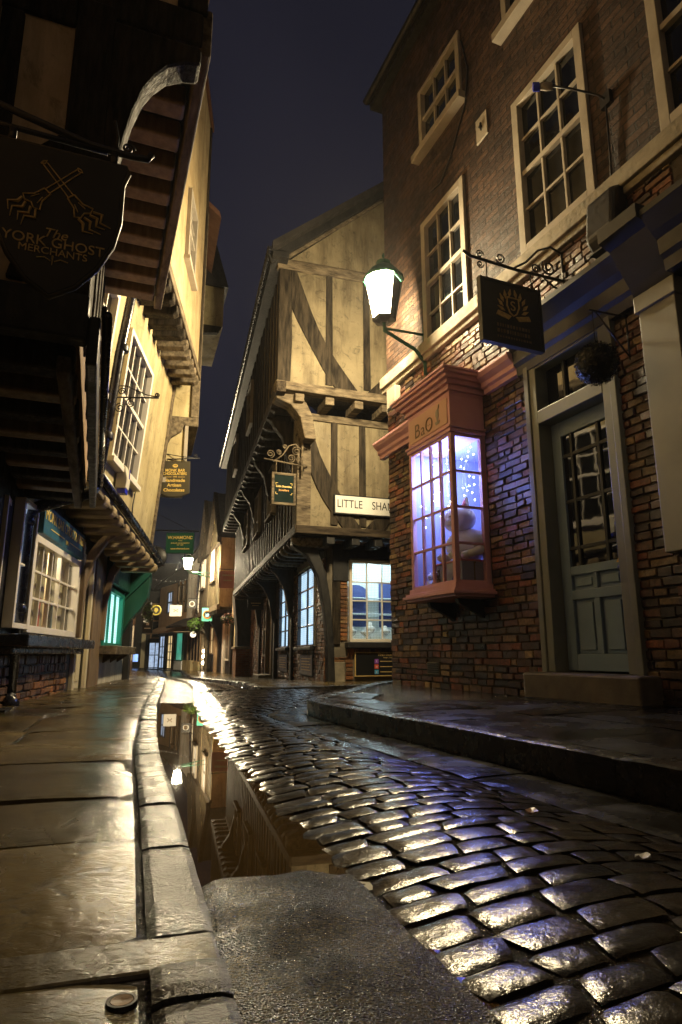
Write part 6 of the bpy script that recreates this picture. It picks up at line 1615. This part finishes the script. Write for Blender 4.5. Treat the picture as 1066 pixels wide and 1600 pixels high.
e_ = MB(); e_.disc(0, 0, .14, -.026, -.02, 22); e_.build('emblem', MT['signblack'], bd); e_ = MB(); e_.py([(-.07, -.10), (.06, -.10), (.08, .02), (.02, .06), (-.02, .0), (-.07, .08)], -.032, -.026); e_.build('emblem', MT['skyblue'], bd)
bd = small_sign('round_sign', 'round yellow green hanging sign at the far left of the street', (-8.15, 28.5, 2.35), .48, .48, 'signblack', 'round', brk=-.9)
e_ = MB(); e_.tube([(.20 * math.cos(i * .3142), -.02, .20 * math.sin(i * .3142)) for i in range(21)], .035, 8); e_.build('emblem', MT['lime'], bd)
e_ = MB(); e_.py([(-.06, .1), (.05, .1), (.09, 0), (.0, -.12), (-.09, -.02)], -.026, -.02); e_.build('emblem', MT['lime'], bd)
bd = small_sign('pub_sign', 'small black hanging sign under the bright green hanging basket', (-6.55, 22.0, 1.42), .34, .52, 'signblack', 'sq', brk=-.7)
e_ = MB(); e_.box(-.05, .05, -.024, -.02, .0, .1); e_.box(-.1, .1, -.024, -.02, -.12, -.09); e_.build('lettering', MT['white'], bd)
t = thing('round_lamp_sign', 'small white round lit sign by the bend of the street', 'illuminated sign', (-6.63, 29.2, 1.32), (1, .1))
MB().disc(0, 0, .13, -.05, .05, 24).build('disc', MT['pale_lit'], t); MB().tube([(-.13, 0, .12), (-.9, .3, .12)], .02, 6).build('bracket', MT['timber_pale'], t)
# hanging baskets
def basket(label, loc, R, mats, seed, sc=(1, 1, 1), n=420, brk=(.5, .2, .3)):
    t = thing('hanging_basket', label, 'hanging basket', loc, (1, 0), 'hanging baskets along the street')
    rl = random.Random(seed)
    MB().lathe([(.001, -R * .7), (R * .5, -R * .5), (R * .72, 0), (R * .001, .02)], n=14).build('basket', MT['timber_black'], t, smooth=True)
    m = MB(); leaves(m, (0, 0, .0), R, n, R * .16, rl, .45, sc); m.build('foliage', mats[0], t, recalc=False)
    if len(mats) > 1:
        m = MB(); leaves(m, (0, 0, .03), R, 120, R * .12, rl, .8, sc); m.build('flowers', mats[1], t, recalc=False)
    MB().tube([(0, 0, 0), (0, 0, R * 2.0), brk], .012, 6).build('bracket', MT['iron'], t)
basket('bright yellow green trailing hanging basket at the far left', (-6.28, 21.0, 1.80), .26, (MT['leaf'],), 5, (.75, .75, 1.45), 500, (-.7, .2, .55))
basket('green hanging basket beneath the white square sign', (-6.28, 28.0, 1.66), .36, (MT['leaf'],), 6, (1, 1, .95), 500, (.6, .3, .8))
basket('hanging basket of red and white flowers under the gabled house', (-4.15, 24.0, 1.72), .26, (MT['leaf'], MT['flower']), 7, (1.2, 1, .9), 200, (.9, .2, .6))
# festoon wire across the far end
t = thing('festoon_lights', 'string of tiny pale lights slung across the far end of the street', 'string lights', (0, 0, 0))
P = [(-9.9 + 3.3 * i / 14, 31.0, 4.25 - .35 * math.sin(math.pi * i / 14)) for i in range(15)]
MB().tube(P, .01, 4).build('wire', MT['iron'], t)
proto = None
for p in P[1:-1]:
    if proto is None: proto = MB().ball((0, 0, 0), .011, 0, 6).build('bulb', MT['dimbulb'], t); proto.location = p
    else:
        o = proto.copy(); col.objects.link(o); o.parent = t; o.location = p

# ------------------------------------------------------------------ lights that the photograph shows lit
def point(name, loc, power, c, r=.05):
    l = bpy.data.lights.new(name, 'POINT'); l.energy = power; l.color = c; l.shadow_soft_size = r
    o = bpy.data.objects.new(name, l); col.objects.link(o); o.location = loc; return o
def area(name, loc, rot, sx, sy, power, c):
    l = bpy.data.lights.new(name, 'AREA'); l.shape = 'RECTANGLE'; l.size = sx; l.size_y = sy; l.energy = power; l.color = c
    o = bpy.data.objects.new(name, l); col.objects.link(o); o.location = loc; o.rotation_euler = rot; return o
point('bay_lamp', wR(1.66, -.14, 2.30), 62, (.18, .27, 1.0), .06)
point('jeweller_lamp', at(MO, MX, .85, .22, 1.98), 24, (.70, .92, 1.0), .08)
point('jeweller_lamp', at(MO, MX, 1.5, .22, 1.98), 24, (.70, .92, 1.0), .08)
point('chocolate_shop_lamp', at(BO, BX, .35, .32, 1.42), 26.0, (1.0, .80, .52), .05)

# ------------------------------------------------------------------ night sky, camera
W = bpy.data.worlds.new('World'); scn.world = W; W.use_nodes = True
nt = W.node_tree; bg = nt.nodes['Background']
tc = nt.nodes.new('ShaderNodeTexCoord'); sp = nt.nodes.new('ShaderNodeSeparateXYZ'); nt.links.new(tc.outputs['Generated'], sp.inputs[0])
rp = nt.nodes.new('ShaderNodeValToRGB'); nt.links.new(sp.outputs['Z'], rp.inputs[0])
rp.color_ramp.elements[0].position = 0; rp.color_ramp.elements[0].color = (.005, .0075, .0125, 1)
rp.color_ramp.elements[1].position = .9; rp.color_ramp.elements[1].color = (.0080, .0078, .0130, 1)
e = rp.color_ramp.elements.new(.45); e.color = (.0100, .0100, .0175, 1)
cl = nt.nodes.new('ShaderNodeTexNoise'); cl.inputs['Scale'].default_value = 2.2; cl.inputs['Detail'].default_value = 5
nt.links.new(tc.outputs['Generated'], cl.inputs['Vector'])
cr = nt.nodes.new('ShaderNodeValToRGB'); nt.links.new(cl.outputs['Fac'], cr.inputs[0])
cr.color_ramp.elements[0].position = .35; cr.color_ramp.elements[0].color = (.8, .82, .86, 1); cr.color_ramp.elements[1].position = .68; cr.color_ramp.elements[1].color = (1.25, 1.22, 1.2, 1)
mu = nt.nodes.new('ShaderNodeMixRGB'); mu.blend_type = 'MULTIPLY'; mu.inputs[0].default_value = 1; nt.links.new(rp.outputs[0], mu.inputs[1]); nt.links.new(cr.outputs[0], mu.inputs[2])
# warm fill added to the unseen sky behind the camera, lifting the near left house
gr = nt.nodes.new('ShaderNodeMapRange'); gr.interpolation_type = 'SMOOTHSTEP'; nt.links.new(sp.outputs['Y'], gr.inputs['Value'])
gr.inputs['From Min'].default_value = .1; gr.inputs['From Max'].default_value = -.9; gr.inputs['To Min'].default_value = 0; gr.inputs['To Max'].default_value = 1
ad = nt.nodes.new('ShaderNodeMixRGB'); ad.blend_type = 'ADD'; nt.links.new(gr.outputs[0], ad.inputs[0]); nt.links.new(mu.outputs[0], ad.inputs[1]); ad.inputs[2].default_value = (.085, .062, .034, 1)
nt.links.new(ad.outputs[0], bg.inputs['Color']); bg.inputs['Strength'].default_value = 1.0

# thin mist added to put a little glow round the lanterns
hz = MB().box(-40, 30, -12, 60, -1.6, 16).build('haze', None if False else MT['haze'])
hz['kind'] = 'stuff'

cam = bpy.data.cameras.new('camera'); co = bpy.data.objects.new('camera', cam); col.objects.link(co)
co.location = (0, 0, .47); co.rotation_euler = (math.pi / 2 + R_(12.5), 0, 0)
cam.sensor_fit = 'VERTICAL'; cam.sensor_height = 36; cam.sensor_width = 24; cam.lens = 22.5
cam.clip_start = .02; cam.clip_end = 500
scn.camera = co
scn.view_settings.view_transform = 'Standard'; scn.view_settings.look = 'None'; scn.view_settings.exposure = .3; scn.view_settings.gamma = 1
scn.view_settings.use_curve_mapping = False
cy = scn.cycles
cy.use_denoising = True; cy.sample_clamp_indirect = 4; cy.caustics_reflective = False; cy.caustics_refractive = False
cy.max_bounces = 7; cy.diffuse_bounces = 4; cy.glossy_bounces = 4; cy.transparent_max_bounces = 10
scn.render.resolution_x = 682; scn.render.resolution_y = 1024
